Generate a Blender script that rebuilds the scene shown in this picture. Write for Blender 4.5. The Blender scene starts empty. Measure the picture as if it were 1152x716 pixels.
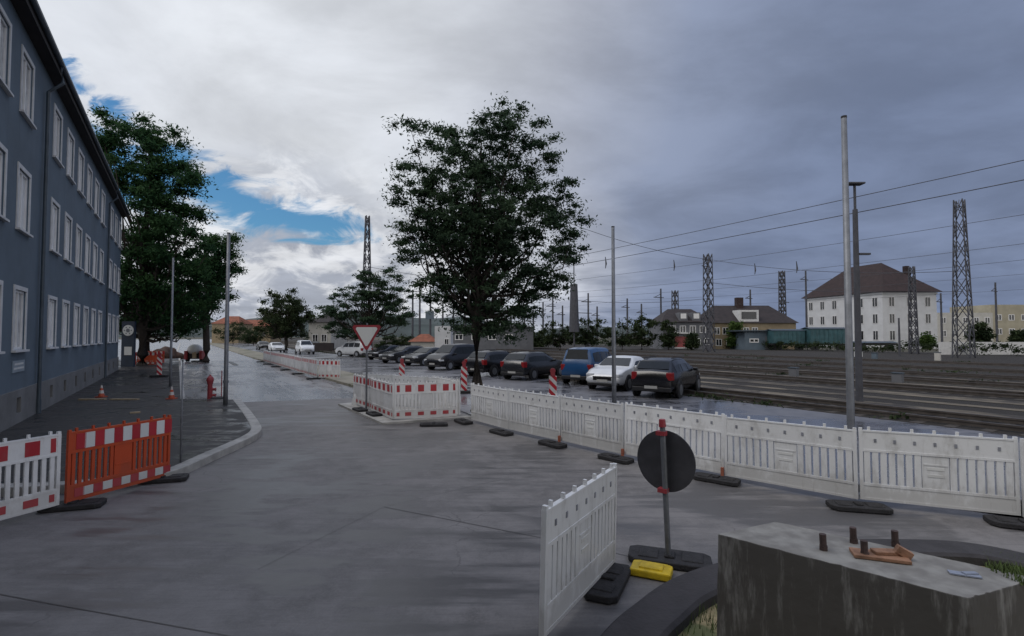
import bpy, bmesh, math, random
import numpy as np
from mathutils import Vector, Matrix
R = math.radians
scene = bpy.context.scene
COL = scene.collection

# ------------------------------------------------------------------ camera
H = 2.42                                   # camera on a survey vehicle's roof
PITCH = math.atan(20 / 576)
cam_d = bpy.data.cameras.new('camera'); cam = bpy.data.objects.new('camera', cam_d); COL.objects.link(cam)
cam.location = (0, 0, H); cam.rotation_euler = (R(90) + PITCH, 0, 0)
cam_d.lens = 18; cam_d.sensor_width = 36; cam_d.clip_start = 0.05; cam_d.clip_end = 5000
scene.camera = cam

# ------------------------------------------------------------------ light
SUN_EL, SUN_AZ = 54, -105                   # azimuth from +Y towards +X
sun_d = bpy.data.lights.new('sun', 'SUN'); sun_d.energy = 1.15; sun_d.angle = R(32); sun_d.color = (1, .95, .88)
sun = bpy.data.objects.new('sun', sun_d); COL.objects.link(sun)
sdir = Vector((math.sin(R(SUN_AZ)) * math.cos(R(SUN_EL)), math.cos(R(SUN_AZ)) * math.cos(R(SUN_EL)), math.sin(R(SUN_EL))))
sun.rotation_euler = sdir.to_track_quat('Z', 'Y').to_euler()

world = bpy.data.worlds.new('World'); scene.world = world; world.use_nodes = True
nt = world.node_tree; nt.nodes.clear()
def N(tree, typ, **kw):
    n = tree.nodes.new(typ)
    for k, v in kw.items():
        setattr(n, k, v)
    return n
def wmath(op, a, b=None, c=None, clamp=False, tree=None):
    t = tree or nt
    n = N(t, 'ShaderNodeMath', operation=op); n.use_clamp = clamp
    for i, v in enumerate((a, b, c)):
        if v is None: continue
        if isinstance(v, (int, float)): n.inputs[i].default_value = v
        else: t.links.new(v, n.inputs[i])
    return n.outputs[0]
def sstep(v, lo, hi, tree=None, out=(0, 1)):
    t = tree or nt
    n = N(t, 'ShaderNodeMapRange'); n.interpolation_type = 'SMOOTHSTEP'
    n.inputs['From Min'].default_value = lo; n.inputs['From Max'].default_value = hi
    n.inputs['To Min'].default_value = out[0]; n.inputs['To Max'].default_value = out[1]
    t.links.new(v, n.inputs['Value']); return n.outputs['Result']
def mixc(f, a, b, tree=None, blend='MIX'):
    t = tree or nt
    n = N(t, 'ShaderNodeMix', data_type='RGBA', blend_type=blend)
    for s, v in ((0, f), (6, a), (7, b)):
        if isinstance(v, (int, float)): n.inputs[s].default_value = v
        elif isinstance(v, tuple): n.inputs[s].default_value = v if len(v) == 4 else (*v, 1)
        else: t.links.new(v, n.inputs[s])
    return n.outputs[2]
tc = N(nt, 'ShaderNodeTexCoord')
sky = N(nt, 'ShaderNodeTexSky'); sky.sky_type = 'NISHITA'; sky.sun_disc = False
sky.sun_elevation = R(SUN_EL); sky.sun_rotation = R(SUN_AZ); sky.air_density = 1.2; sky.dust_density = .6; sky.ozone_density = 2
D = tc.outputs['Generated']
sep = N(nt, 'ShaderNodeSeparateXYZ'); nt.links.new(D, sep.inputs[0])
X, Y, Z = sep.outputs
den = wmath('ADD', wmath('MAXIMUM', Z, 0.0), 0.16)
cq = N(nt, 'ShaderNodeCombineXYZ'); nt.links.new(wmath('DIVIDE', X, den), cq.inputs[0]); nt.links.new(wmath('DIVIDE', Y, den), cq.inputs[1])
def noise(vec, scale, detail, rough, off=(0, 0, 0), stretch=(1, 1, 1), dist=0.0):
    mp = N(nt, 'ShaderNodeMapping'); nt.links.new(vec, mp.inputs[0])
    mp.inputs['Location'].default_value = off; mp.inputs['Scale'].default_value = stretch
    n = N(nt, 'ShaderNodeTexNoise'); n.inputs['Scale'].default_value = scale; n.inputs['Detail'].default_value = detail
    n.inputs['Roughness'].default_value = rough; n.inputs['Distortion'].default_value = dist
    nt.links.new(mp.outputs[0], n.inputs['Vector']); return n.outputs['Fac']
def sdv(az, el): return (math.sin(R(az)) * math.cos(R(el)), math.cos(R(az)) * math.cos(R(el)), math.sin(R(el)))
def blob(az, el, r_in, r_out):
    n = N(nt, 'ShaderNodeVectorMath', operation='DOT_PRODUCT'); nt.links.new(D, n.inputs[0]); n.inputs[1].default_value = sdv(az, el)
    return sstep(n.outputs['Value'], math.cos(R(r_out)), math.cos(R(r_in)))
big = noise(cq.outputs[0], .55, 6, .55, (3.1, 1.7, 0), (1, 1, 1), .6)
fine = noise(cq.outputs[0], 1.5, 9, .58, (7.3, 2.2, 0), (1, 1.15, 1), .35)
dirn = noise(D, 8.5, 10, .62, (1.3, .4, 2.2), (1, 1, 2.0), .6)
wisp = noise(D, 3.0, 8, .6, (0.2, 5.1, 1.0), (1.0, 1.0, 2.6), .9)
# blue gaps between the clouds, low on the left of the street
yy = wmath('MAXIMUM', Y, .05)
gu = wmath('DIVIDE', X, yy); gv = wmath('DIVIDE', Z, yy)          # slopes of the view direction over the street
cuv = N(nt, 'ShaderNodeCombineXYZ'); nt.links.new(gu, cuv.inputs[0]); nt.links.new(gv, cuv.inputs[1])
gw = noise(cuv.outputs[0], 7.0, 8, .62, (4.2, 1.1, 0), (1.0, 2.6, 1), .8)
gw2 = noise(cuv.outputs[0], 2.6, 5, .55, (1.2, 8.1, 0), (1.0, 1.8, 1), .4)
def band(u0, v0, k, w0, wk, ua, ub):
    d = wmath('ABSOLUTE', wmath('SUBTRACT', gv, wmath('ADD', wmath('MULTIPLY', wmath('SUBTRACT', gu, u0), k), v0)))
    w = wmath('MAXIMUM', wmath('ADD', wmath('MULTIPLY', wmath('SUBTRACT', gu, u0), wk), w0), .012)
    g = wmath('SUBTRACT', 1.0, wmath('DIVIDE', d, w))
    return wmath('MULTIPLY', wmath('MAXIMUM', g, 0.0), wmath('MULTIPLY', sstep(gu, ua - .12, ua + .06), sstep(gu, ub + .06, ub - .10)))
gap = wmath('MAXIMUM', band(-.61, .285, -.24, .105, -.15, -.95, -.27), wmath('MULTIPLY', band(-.84, .48, -.75, .07, -.05, -.97, -.66), .75))
gapm = sstep(wmath('ADD', gap, wmath('ADD', wmath('MULTIPLY', wmath('SUBTRACT', gw, .5), 2.3), wmath('MULTIPLY', wmath('SUBTRACT', gw2, .5), 1.2))), .26, .78)
gapm = wmath('MULTIPLY', gapm, sstep(gap, .02, .25))
gapm = wmath('MULTIPLY', gapm, sstep(Y, .05, .3))
# bright cloud towards the left, slate rain cloud towards the right
bright = N(nt, 'ShaderNodeVectorMath', operation='DOT_PRODUCT'); nt.links.new(D, bright.inputs[0]); bright.inputs[1].default_value = sdv(-38, 26)
bb = sstep(bright.outputs['Value'], .36, 1.02)
bb = wmath('ADD', bb, wmath('MULTIPLY', wmath('SUBTRACT', big, .5), .42), clamp=True)
low = blob(4, 5, 1, 14)
bb = wmath('ADD', bb, wmath('MULTIPLY', low, wmath('MULTIPLY', fine, .45)), clamp=True)
ramp = N(nt, 'ShaderNodeValToRGB'); nt.links.new(bb, ramp.inputs[0])
e = ramp.color_ramp.elements
e[0].position = 0; e[0].color = (.18, .226, .345, 1); e[1].position = 1; e[1].color = (.72, .75, .80, 1)
m = e.new(.40); m.color = (.25, .295, .41, 1); m = e.new(.70); m.color = (.41, .44, .52, 1)
# billowing grey-bottomed cumulus above the street
cum = wmath('MAXIMUM', blob(-24, 6, 4, 15), blob(-10, 4, 2, 12))
cf = sstep(dirn, .43, .60)
cumc = mixc(cf, (.33, .36, .43), (.74, .755, .79))
cl = mixc(wmath('MULTIPLY', cum, .85), ramp.outputs[0], cumc)
mod = sstep(fine, .28, .72, out=(.84, 1.16))
zen = sstep(Z, .55, .95, out=(1.0, 2.3))       # sky overhead, out of view, brightened to add daylight on the ground
cl = mixc(1.0, cl, wmath('MULTIPLY', mod, zen), blend='MULTIPLY')
back = sstep(Y, .05, -.55)                      # unseen sky behind the viewer, whitened to throw more light forward
cl = mixc(wmath('MULTIPLY', back, .85), cl, (1.0, .98, .96))
cl10 = mixc(1.0, cl, (10, 10, 10), blend='MULTIPLY')
skyb = mixc(1.0, sky.outputs[0], (.40, .72, .92), blend='MULTIPLY')
final = mixc(gapm, cl10, skyb)
bg = N(nt, 'ShaderNodeBackground'); bg.inputs['Strength'].default_value = 0.1
nt.links.new(final, bg.inputs['Color'])
wo = N(nt, 'ShaderNodeOutputWorld'); nt.links.new(bg.outputs[0], wo.inputs[0])
scene.view_settings.view_transform = 'Standard'; scene.view_settings.look = 'None'
scene.view_settings.exposure = 0.0; scene.view_settings.gamma = 1.0; scene.view_settings.use_curve_mapping = False

# ------------------------------------------------------------------ helpers
def ray(px, py):
    cp, sp = math.cos(PITCH), math.sin(PITCH); a = (px - 576) / 576; b = (358 - py) / 576
    return Vector((a, cp - b * sp, sp + b * cp))
def G(px, py, h=0.0):
    d = ray(px, py); t = (h - H) / d.z
    return Vector((d.x * t, d.y * t, h))
def P(px, py, depth):                      # point on the sight line at that distance along Y
    d = ray(px, py); t = depth / d.y
    return Vector((d.x * t, d.y * t, H + d.z * t))
VPX = 206.0
ang = math.atan((VPX - 576) / 576)
U = Vector((math.sin(ang), math.cos(ang), 0)); NV = Vector((math.cos(ang), -math.sin(ang), 0))   # along / across the street
UROT = math.atan2(U.y, U.x)
def UA(s, a, z=0.0): return U * s + NV * a + Vector((0, 0, z))

def mat(name, col, rough=.6, var=.12, scale=3.0, bump=0.0, bscale=40, metallic=0.0, detail=6, col2=None, spec=.5, coords='Object', rvar=0.0, trans=0.0):
    m = bpy.data.materials.new(name); m.use_nodes = True; t = m.node_tree
    b = t.nodes['Principled BSDF']; b.inputs['Roughness'].default_value = rough; b.inputs['Metallic'].default_value = metallic
    b.inputs['Specular IOR Level'].default_value = spec
    co = N(t, 'ShaderNodeTexCoord').outputs[coords]
    n = N(t, 'ShaderNodeTexNoise'); n.inputs['Scale'].default_value = scale; n.inputs['Detail'].default_value = detail; n.inputs['Roughness'].default_value = .62
    t.links.new(co, n.inputs['Vector'])
    f = sstep(n.outputs['Fac'], .3, .7, tree=t)
    a = tuple(c * (1 - var) for c in col); c2 = col2 or tuple(min(1, c * (1 + var)) for c in col)
    t.links.new(mixc(f, a, c2, tree=t), b.inputs['Base Color'])
    if rvar: t.links.new(sstep(n.outputs['Fac'], .3, .7, tree=t, out=(max(.02, rough - rvar), min(1, rough + rvar))), b.inputs['Roughness'])
    if trans: b.inputs['Transmission Weight'].default_value = trans
    if bump:
        n2 = N(t, 'ShaderNodeTexNoise'); n2.inputs['Scale'].default_value = bscale; n2.inputs['Detail'].default_value = 5
        t.links.new(co, n2.inputs['Vector'])
        bp = N(t, 'ShaderNodeBump'); bp.inputs['Strength'].default_value = bump; bp.inputs['Distance'].default_value = .02
        t.links.new(n2.outputs['Fac'], bp.inputs['Height']); t.links.new(bp.outputs[0], b.inputs['Normal'])
    return m

def plastic(name, col, dirt, amount):
    m = bpy.data.materials.new(name); m.use_nodes = True; t = m.node_tree; b = t.nodes['Principled BSDF']
    co = N(t, 'ShaderNodeTexCoord').outputs['Object']; oi = N(t, 'ShaderNodeObjectInfo')
    ad = N(t, 'ShaderNodeVectorMath', operation='ADD'); t.links.new(co, ad.inputs[0]); cb = N(t, 'ShaderNodeCombineXYZ'); t.links.new(wmath('MULTIPLY', oi.outputs['Random'], 60, tree=t), cb.inputs[0]); t.links.new(cb.outputs[0], ad.inputs[1])
    def nz(sc, det, st):
        mp = N(t, 'ShaderNodeMapping'); t.links.new(ad.outputs[0], mp.inputs[0]); mp.inputs['Scale'].default_value = st
        n = N(t, 'ShaderNodeTexNoise'); n.inputs['Scale'].default_value = sc; n.inputs['Detail'].default_value = det; n.inputs['Roughness'].default_value = .7; t.links.new(mp.outputs[0], n.inputs['Vector']); return n.outputs['Fac']
    smear = nz(4, 7, (1, 1, .5)); drip = nz(14, 5, (1, 1, .15)); scuff = nz(30, 4, (.3, 1, 2.2)); sp = N(t, 'ShaderNodeSeparateXYZ'); t.links.new(co, sp.inputs[0])
    splash = wmath('MULTIPLY', sstep(sp.outputs[2], .55, .0, tree=t), .28, tree=t)   # splashed mud, an even band at the foot of every panel
    f = wmath('ADD', wmath('MULTIPLY', sstep(wmath('ADD', smear, splash, tree=t), .48, .74, tree=t), .75, tree=t), wmath('MULTIPLY', sstep(drip, .56, .72, tree=t), .35, tree=t), clamp=True, tree=t)
    f = wmath('MULTIPLY', wmath('ADD', f, wmath('MULTIPLY', sstep(scuff, .66, .74, tree=t), .5, tree=t), clamp=True, tree=t), amount, tree=t)
    tone = wmath('ADD', wmath('MULTIPLY', oi.outputs['Random'], .18, tree=t), .84, tree=t)
    base = mixc(1.0, col, tone, tree=t, blend='MULTIPLY')
    t.links.new(mixc(f, base, dirt, tree=t), b.inputs['Base Color']); t.links.new(sstep(f, 0, 1, tree=t, out=(.38, .8)), b.inputs['Roughness'])
    return m

class MB:
    def __init__(s): s.bm = bmesh.new()
    def box(s, c, size, rot=None, M=None):
        m = Matrix.Translation(Vector(c)) @ ((rot.to_4x4() if rot is not None else Matrix.Identity(4))) @ Matrix.Diagonal((*size, 1))
        if M is not None: m = M @ m
        bmesh.ops.create_cube(s.bm, size=1.0, matrix=m); return s
    def beam(s, p0, p1, w, h=None):
        p0 = Vector(p0); p1 = Vector(p1); d = p1 - p0
        q = d.to_track_quat('Z', 'Y').to_matrix()
        return s.box((p0 + p1) / 2, (w, h or w, d.length), q)
    def tube(s, pts, rs, n=8, cap=True):
        pts = [Vector(p) for p in pts]
        if isinstance(rs, (int, float)): rs = [rs] * len(pts)
        rings = []
        for i, p in enumerate(pts):
            d = (pts[min(i + 1, len(pts) - 1)] - pts[max(i - 1, 0)]).normalized()
            q = d.to_track_quat('Z', 'Y').to_matrix()
            rings.append([s.bm.verts.new(p + q @ Vector((math.cos(k * 2 * math.pi / n) * rs[i], math.sin(k * 2 * math.pi / n) * rs[i], 0))) for k in range(n)])
        for a, b in zip(rings[:-1], rings[1:]):
            for k in range(n): s.bm.faces.new((a[k], a[(k + 1) % n], b[(k + 1) % n], b[k]))
        if cap:
            s.bm.faces.new(rings[0][::-1]); s.bm.faces.new(rings[-1])
        return s
    def lathe(s, prof, c=(0, 0, 0), n=20):
        c = Vector(c)
        return s.tube([c + Vector((0, 0, z)) for r, z in prof], [max(r, 1e-4) for r, z in prof], n)
    def prism(s, poly, z0, z1):            # plan polygon
        lo = [s.bm.verts.new((p[0], p[1], z0)) for p in poly]; hi = [s.bm.verts.new((p[0], p[1], z1)) for p in poly]
        n = len(poly)
        s.bm.faces.new(hi); s.bm.faces.new(lo[::-1])
        for i in range(n): s.bm.faces.new((lo[i], lo[(i + 1) % n], hi[(i + 1) % n], hi[i]))
        return s
    def face(s, pts): s.bm.faces.new([s.bm.verts.new(Vector(p)) for p in pts]); return s
    def slab(s, pts, th):                  # polygon in space, thickened against its normal
        pts = [Vector(p) for p in pts]; n = (pts[1] - pts[0]).cross(pts[2] - pts[0]).normalized() * th
        lo = [s.bm.verts.new(p - n) for p in pts]; hi = [s.bm.verts.new(p) for p in pts]; k = len(pts)
        s.bm.faces.new(hi); s.bm.faces.new(lo[::-1])
        for i in range(k): s.bm.faces.new((lo[i], lo[(i + 1) % k], hi[(i + 1) % k], hi[i]))
        return s
    def build(s, name, m, parent=None, smooth=False, bevel=0.0, loc=None, rotz=None):
        bmesh.ops.recalc_face_normals(s.bm, faces=s.bm.faces)
        me = bpy.data.meshes.new(name); s.bm.to_mesh(me); s.bm.free()
        if m: me.materials.append(m)
        if smooth:
            for p in me.polygons: p.use_smooth = True
        o = bpy.data.objects.new(name, me); COL.objects.link(o)
        if parent: o.parent = parent
        if loc is not None: o.location = loc
        if rotz is not None: o.rotation_euler.z = rotz
        if bevel:
            bv = o.modifiers.new('bevel', 'BEVEL'); bv.width = bevel; bv.segments = 2; bv.limit_method = 'ANGLE'
        return o
def tag(o, label=None, cat=None, group=None, kind=None):
    for k, v in (('label', label), ('category', cat), ('group', group), ('kind', kind)):
        if v: o[k] = v
    return o
def empty(name, loc=(0, 0, 0), rz=0, label=None, cat=None, group=None):
    o = bpy.data.objects.new(name, None); COL.objects.link(o); o.location = loc; o.rotation_euler.z = rz
    o.empty_display_size = .2
    return tag(o, label, cat, group)
def copy_tree(o, parent=None):
    c = o.copy(); COL.objects.link(c)
    if parent: c.parent = parent
    for ch in list(o.children): copy_tree(ch, c)
    return c
def structure(o): o['kind'] = 'structure'; return o
rng = random.Random(7)

# ------------------------------------------------------------------ materials
def ground_mat(name, dry, wet, r_dry, r_wet, scale, thr, bump=.25, brush=0.0, spots=True):
    m = bpy.data.materials.new(name); m.use_nodes = True; t = m.node_tree; b = t.nodes['Principled BSDF']
    co = N(t, 'ShaderNodeTexCoord').outputs['Object']
    def nz(sc, det, ro, st=(1, 1, 1), rz=0, dist=0):
        mp = N(t, 'ShaderNodeMapping'); t.links.new(co, mp.inputs[0]); mp.inputs['Scale'].default_value = st; mp.inputs['Rotation'].default_value = (0, 0, rz)
        n = N(t, 'ShaderNodeTexNoise'); n.inputs['Scale'].default_value = sc; n.inputs['Detail'].default_value = det; n.inputs['Roughness'].default_value = ro
        n.inputs['Distortion'].default_value = dist
        t.links.new(mp.outputs[0], n.inputs['Vector']); return n.outputs['Fac']
    bigw = nz(scale, 7, .6, (1, 1, 1), 0, .8)
    streak = nz(1.0, 6, .65, (.35, 3.2, 1), -UROT, .3)
    grain = nz(38, 4, .8)
    w = sstep(wmath('ADD', bigw, wmath('MULTIPLY', wmath('SUBTRACT', streak, .5, tree=t), brush, tree=t), tree=t), thr - .10, thr + .10, tree=t)
    mid = nz(2.6, 8, .7)
    dcol = mixc(sstep(mid, .32, .68, tree=t), tuple(c * .66 for c in dry), tuple(c * 1.28 for c in dry), tree=t)
    blot = nz(.55, 5, .6, (1, 1, 1), .4, .5); trail = nz(1.0, 6, .7, (.5, 7.0, 1), 1.25, .2)
    dcol = mixc(wmath('MULTIPLY', sstep(blot, .40, .62, tree=t), .55, tree=t), dcol, tuple(c * 1.45 for c in dry), tree=t)
    dcol = mixc(wmath('MULTIPLY', sstep(trail, .50, .70, tree=t), .40, tree=t), dcol, tuple(c * .60 for c in dry), tree=t)
    fine_t = nz(1.0, 4, .7, (2.5, 42.0, 1), 1.22, .1); pit = nz(110, 2, .6)
    dcol = mixc(wmath('MULTIPLY', sstep(fine_t, .48, .66, tree=t), .28, tree=t), dcol, tuple(c * .62 for c in dry), tree=t)
    vo = N(t, 'ShaderNodeTexVoronoi', feature='DISTANCE_TO_EDGE'); vo.inputs['Scale'].default_value = .42
    wv = N(t, 'ShaderNodeVectorMath', operation='MULTIPLY_ADD'); nn = N(t, 'ShaderNodeTexNoise'); nn.inputs['Scale'].default_value = 1.6; nn.inputs['Detail'].default_value = 8; t.links.new(co, nn.inputs['Vector'])
    t.links.new(nn.outputs['Color'], wv.inputs[0]); wv.inputs[1].default_value = (.9, .9, 0); t.links.new(co, wv.inputs[2]); t.links.new(wv.outputs[0], vo.inputs['Vector'])
    crack = wmath('MULTIPLY', sstep(vo.outputs['Distance'], .006, .0, tree=t), sstep(blot, .50, .58, tree=t), tree=t)
    dcol = mixc(wmath('MULTIPLY', crack, .55, tree=t), dcol, tuple(c * .35 for c in dry), tree=t)
    dcol = mixc(wmath('MULTIPLY', sstep(pit, .62, .72, tree=t), .5, tree=t), dcol, tuple(c * .45 for c in dry), tree=t)
    dcol = mixc(wmath('MULTIPLY', sstep(grain, .35, .75, tree=t), .45, tree=t), dcol, tuple(c * 1.5 for c in dry), tree=t)
    t.links.new(mixc(w, dcol, wet, tree=t), b.inputs['Base Color'])
    t.links.new(wmath('ADD', sstep(w, 0, 1, tree=t, out=(r_dry, r_wet)), wmath('MULTIPLY', wmath('SUBTRACT', mid, .5, tree=t), .2, tree=t), tree=t), b.inputs['Roughness'])
    bp = N(t, 'ShaderNodeBump'); bp.inputs['Distance'].default_value = .012
    t.links.new(sstep(w, 0, 1, tree=t, out=(bump, bump * .35)), bp.inputs['Strength'])
    t.links.new(wmath('ADD', wmath('MULTIPLY', grain, .5, tree=t), mid, tree=t), bp.inputs['Height']); t.links.new(bp.outputs[0], b.inputs['Normal'])
    return m
M = {}
M['road'] = ground_mat('wet_concrete_road', (.150, .142, .140), (.085, .082, .084), .70, .40, .42, .54, .45, .9)
M['wetroad'] = ground_mat('wet_street_asphalt', (.16, .16, .168), (.10, .10, .11), .40, .25, .25, .47, .10, .8)
M['asphalt'] = ground_mat('fresh_asphalt', (.019, .018, .020), (.012, .014, .016), .72, .28, .8, .55, .4, .7)
M['carpark'] = ground_mat('wet_car_park', (.12, .12, .132), (.065, .067, .078), .44, .13, .22, .51, .12, .6)
M['earth'] = ground_mat('earth', (.070, .062, .045), (.045, .045, .028), .95, .9, .15, .5, .5, .2)
M['verge'] = ground_mat('verge_gravel', (.20, .185, .15), (.085, .09, .05), .9, .85, .5, .55, .5, .4)
M['path'] = ground_mat('trackside_path', (.13, .11, .082), (.030, .025, .022), .95, .9, .5, .52, .5, .9)
M['moss'] = ground_mat('mossy_sand', (.34, .27, .15), (.13, .14, .06), .95, .9, 2.6, .5, .7, .3)
M['kerb'] = mat('kerb_concrete', (.36, .35, .33), .8, .25, 2.5, .2, 60)
M['peg'] = mat('faded_orange_peg', (.30, .10, .06), .6, .3)
M['clip'] = mat('grey_reflector', (.22, .23, .26), .3, .2)
M['joint'] = mat('joint_seal', (.060, .058, .058), .5, .2)
def make_ballast():
    m = bpy.data.materials.new('rail_ballast'); m.use_nodes = True; t = m.node_tree; b = t.nodes['Principled BSDF']; b.inputs['Roughness'].default_value = .95
    co = N(t, 'ShaderNodeTexCoord').outputs['Object']
    n = N(t, 'ShaderNodeTexNoise'); n.inputs['Scale'].default_value = 9; n.inputs['Detail'].default_value = 8; n.inputs['Roughness'].default_value = .8; t.links.new(co, n.inputs['Vector'])
    mp = N(t, 'ShaderNodeMapping'); t.links.new(co, mp.inputs[0]); mp.inputs['Scale'].default_value = (.03, .42, 1)
    n2 = N(t, 'ShaderNodeTexNoise'); n2.inputs['Scale'].default_value = 1; n2.inputs['Detail'].default_value = 4; t.links.new(mp.outputs[0], n2.inputs['Vector'])
    c = mixc(sstep(n.outputs['Fac'], .3, .7, tree=t), (.013, .011, .010), (.034, .029, .025), tree=t)
    c = mixc(sstep(n2.outputs['Fac'], .60, .74, tree=t), c, (.06, .052, .038), tree=t)
    t.links.new(c, b.inputs['Base Color'])
    bp = N(t, 'ShaderNodeBump'); bp.inputs['Distance'].default_value = .06; t.links.new(n.outputs['Fac'], bp.inputs['Height']); t.links.new(bp.outputs[0], b.inputs['Normal'])
    return m
M['ballast'] = make_ballast()
M['white'] = plastic('white_plastic', (.80, .80, .80), (.36, .34, .31), .55)
M['white_old'] = plastic('grubby_white_plastic', (.76, .77, .78), (.33, .32, .30), .7)
M['orange'] = plastic('orange_plastic', (.60, .085, .025), (.26, .07, .04), .6)
M['red'] = plastic('red_reflective', (.48, .028, .04), (.30, .10, .10), .6)
M['whiteref'] = plastic('white_reflective', (.70, .71, .70), (.38, .36, .33), .5)
M['rubber'] = mat('recycled_rubber', (.022, .021, .023), .8, .35, 14, .5, 60)
M['yellow'] = mat('yellow_plastic', (.60, .42, .012), .5, .22, 9, .2, 40)
M['steel'] = mat('galvanised_steel', (.21, .22, .24), .55, .16, 6, metallic=.6)
M['dullsteel'] = mat('dull_steel', (.17, .18, .20), .5, .2, 6, metallic=.5)
M['rust'] = mat('rusty_steel', (.07, .045, .04), .75, .3, 12, .2, 50)
M['mast'] = mat('mast_paint', (.060, .062, .075), .65, .2, 3)
M['wire'] = mat('wire_metal', (.06, .062, .075), .6, .1)
M['grey_back'] = mat('sign_back', (.045, .045, .052), .55, .2, 6)
M['redcap'] = mat('red_cap', (.30, .04, .05), .45, .15)
def render_wall(name, col):
    m = bpy.data.materials.new(name); m.use_nodes = True; t = m.node_tree; b = t.nodes['Principled BSDF']; b.inputs['Roughness'].default_value = .9
    co = N(t, 'ShaderNodeTexCoord').outputs['Object']
    def nz(sc, det, st):
        mp = N(t, 'ShaderNodeMapping'); t.links.new(co, mp.inputs[0]); mp.inputs['Scale'].default_value = st
        n = N(t, 'ShaderNodeTexNoise'); n.inputs['Scale'].default_value = sc; n.inputs['Detail'].default_value = det; n.inputs['Roughness'].default_value = .65; t.links.new(mp.outputs[0], n.inputs['Vector']); return n.outputs['Fac']
    c = mixc(sstep(nz(.5, 6, (1, 1, 1)), .3, .7, tree=t), tuple(x * .86 for x in col), tuple(x * 1.14 for x in col), tree=t)
    c = mixc(wmath('MULTIPLY', sstep(nz(3.0, 6, (1, 1, .10)), .52, .74, tree=t), .38, tree=t), c, tuple(x * .6 for x in col), tree=t)
    g = nz(70, 4, (1, 1, 1)); c = mixc(wmath('MULTIPLY', sstep(g, .4, .7, tree=t), .2, tree=t), c, tuple(x * 1.4 for x in col), tree=t)
    t.links.new(c, b.inputs['Base Color']); bp = N(t, 'ShaderNodeBump'); bp.inputs['Strength'].default_value = .5; bp.inputs['Distance'].default_value = .015; t.links.new(g, bp.inputs['Height']); t.links.new(bp.outputs[0], b.inputs['Normal'])
    return m
M['wall'] = render_wall('slate_blue_render', (.104, .140, .176))
M['plinth'] = mat('plinth_render', (.165, .165, .165), .9, .18, 1.0, .3, 60)
M['surround'] = mat('window_surround', (.58, .58, .58), .8, .10, 3)
M['frame'] = mat('window_frame_white', (.74, .74, .74), .45, .06, 3)
M['pane'] = mat('curtained_glass', (.72, .72, .71), .25, .14, .9, spec=.8)
M['panegrey'] = mat('half_drawn_curtain_glass', (.50, .50, .49), .2, .35, 2.2, spec=.9)
M['darkpane'] = mat('dark_glass', (.012, .014, .018), .08, .3, 2, spec=.8)
M['soffit'] = mat('soffit_boards', (.026, .022, .022), .8, .2, 3)
M['gutter'] = mat('gutter_zinc', (.055, .075, .095), .5, .2, 3)
M['tile'] = mat('roof_tiles', (.028, .016, .016), .85, .3, 1.5, .4, 12)
M['tiledark'] = mat('dark_roof_tiles', (.026, .020, .021), .85, .3, 1.5, .4, 12)
M['redtile'] = mat('red_roof_tiles', (.20, .065, .035), .85, .25, 1.5, .4, 12)
M['cream'] = mat('cream_render', (.46, .45, .42), .9, .10, .8)
M['palewall'] = mat('pale_render', (.55, .56, .58), .9, .08, .6)
M['ochre'] = mat('ochre_render', (.27, .215, .14), .9, .14, .8)
M['yellowwall'] = mat('yellow_render', (.36, .33, .25), .9, .12, .5)
M['greywall'] = mat('grey_render', (.13, .135, .15), .9, .14, .8)
M['bluegrey'] = mat('blue_grey_sheet', (.10, .135, .17), .7, .14, .9)
M['wagon'] = mat('teal_wagon_paint', (.035, .095, .11), .6, .3, 1.2)
M['wagonbrown'] = mat('brown_wagon_paint', (.085, .035, .04), .7, .3, 1.2)
M['concrete'] = None
M['bark'] = mat('bark', (.035, .028, .024), .95, .3, 6, .6, 25)
M['darkblue'] = mat('dark_blue_panel', (.012, .025, .05), .5, .2, 3)
M['soil'] = mat('heaped_soil', (.05, .026, .018), .95, .35, 3, .8, 12)
M['wood'] = mat('weathered_wood', (.28, .15, .09), .8, .3, 12, .3, 40)
M['palewood'] = mat('pale_wood', (.34, .27, .18), .8, .2, 12)
M['conewhite'] = mat('cone_white', (.62, .6, .58), .5, .1)
M['tyre'] = mat('tyre_rubber', (.012, .012, .013), .8, .2, 20)
M['rim'] = mat('wheel_alloy', (.30, .31, .33), .35, .15, 8, metallic=.8)
M['glass'] = mat('car_glass', (.010, .013, .016), .06, .2, 3, spec=.3)
M['lamp'] = mat('headlamp_glass', (.55, .57, .60), .12, .1, 10, spec=.9)
M['tail'] = mat('tail_lamp', (.22, .012, .014), .2, .1, 10)
M['trim'] = mat('black_trim', (.014, .014, .016), .5, .2, 6)
M['plate'] = mat('number_plate', (.36, .36, .35), .5, .06, 6)
M['blackpipe'] = mat('dark_bitumen_concrete', (.042, .039, .042), .85, .20, 4, .35, 30)
M['grass'] = mat('grass_blades', (.075, .11, .03), .8, .35, 3)

def stripe_mat(name, k=1.0, period=.30):
    m = bpy.data.materials.new(name); m.use_nodes = True; t = m.node_tree; b = t.nodes['Principled BSDF']; b.inputs['Roughness'].default_value = .4
    s = N(t, 'ShaderNodeSeparateXYZ'); t.links.new(N(t, 'ShaderNodeTexCoord').outputs['Object'], s.inputs[0])
    v = wmath('FRACT', wmath('DIVIDE', wmath('ADD', wmath('MULTIPLY', s.outputs[0], k, tree=t), s.outputs[2], tree=t), period, tree=t), tree=t)
    f = wmath('GREATER_THAN', v, .5, tree=t)
    t.links.new(mixc(f, (.66, .66, .65), (.50, .022, .035), tree=t), b.inputs['Base Color'])
    return m
M['stripes'] = stripe_mat('red_white_diagonal')

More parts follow.
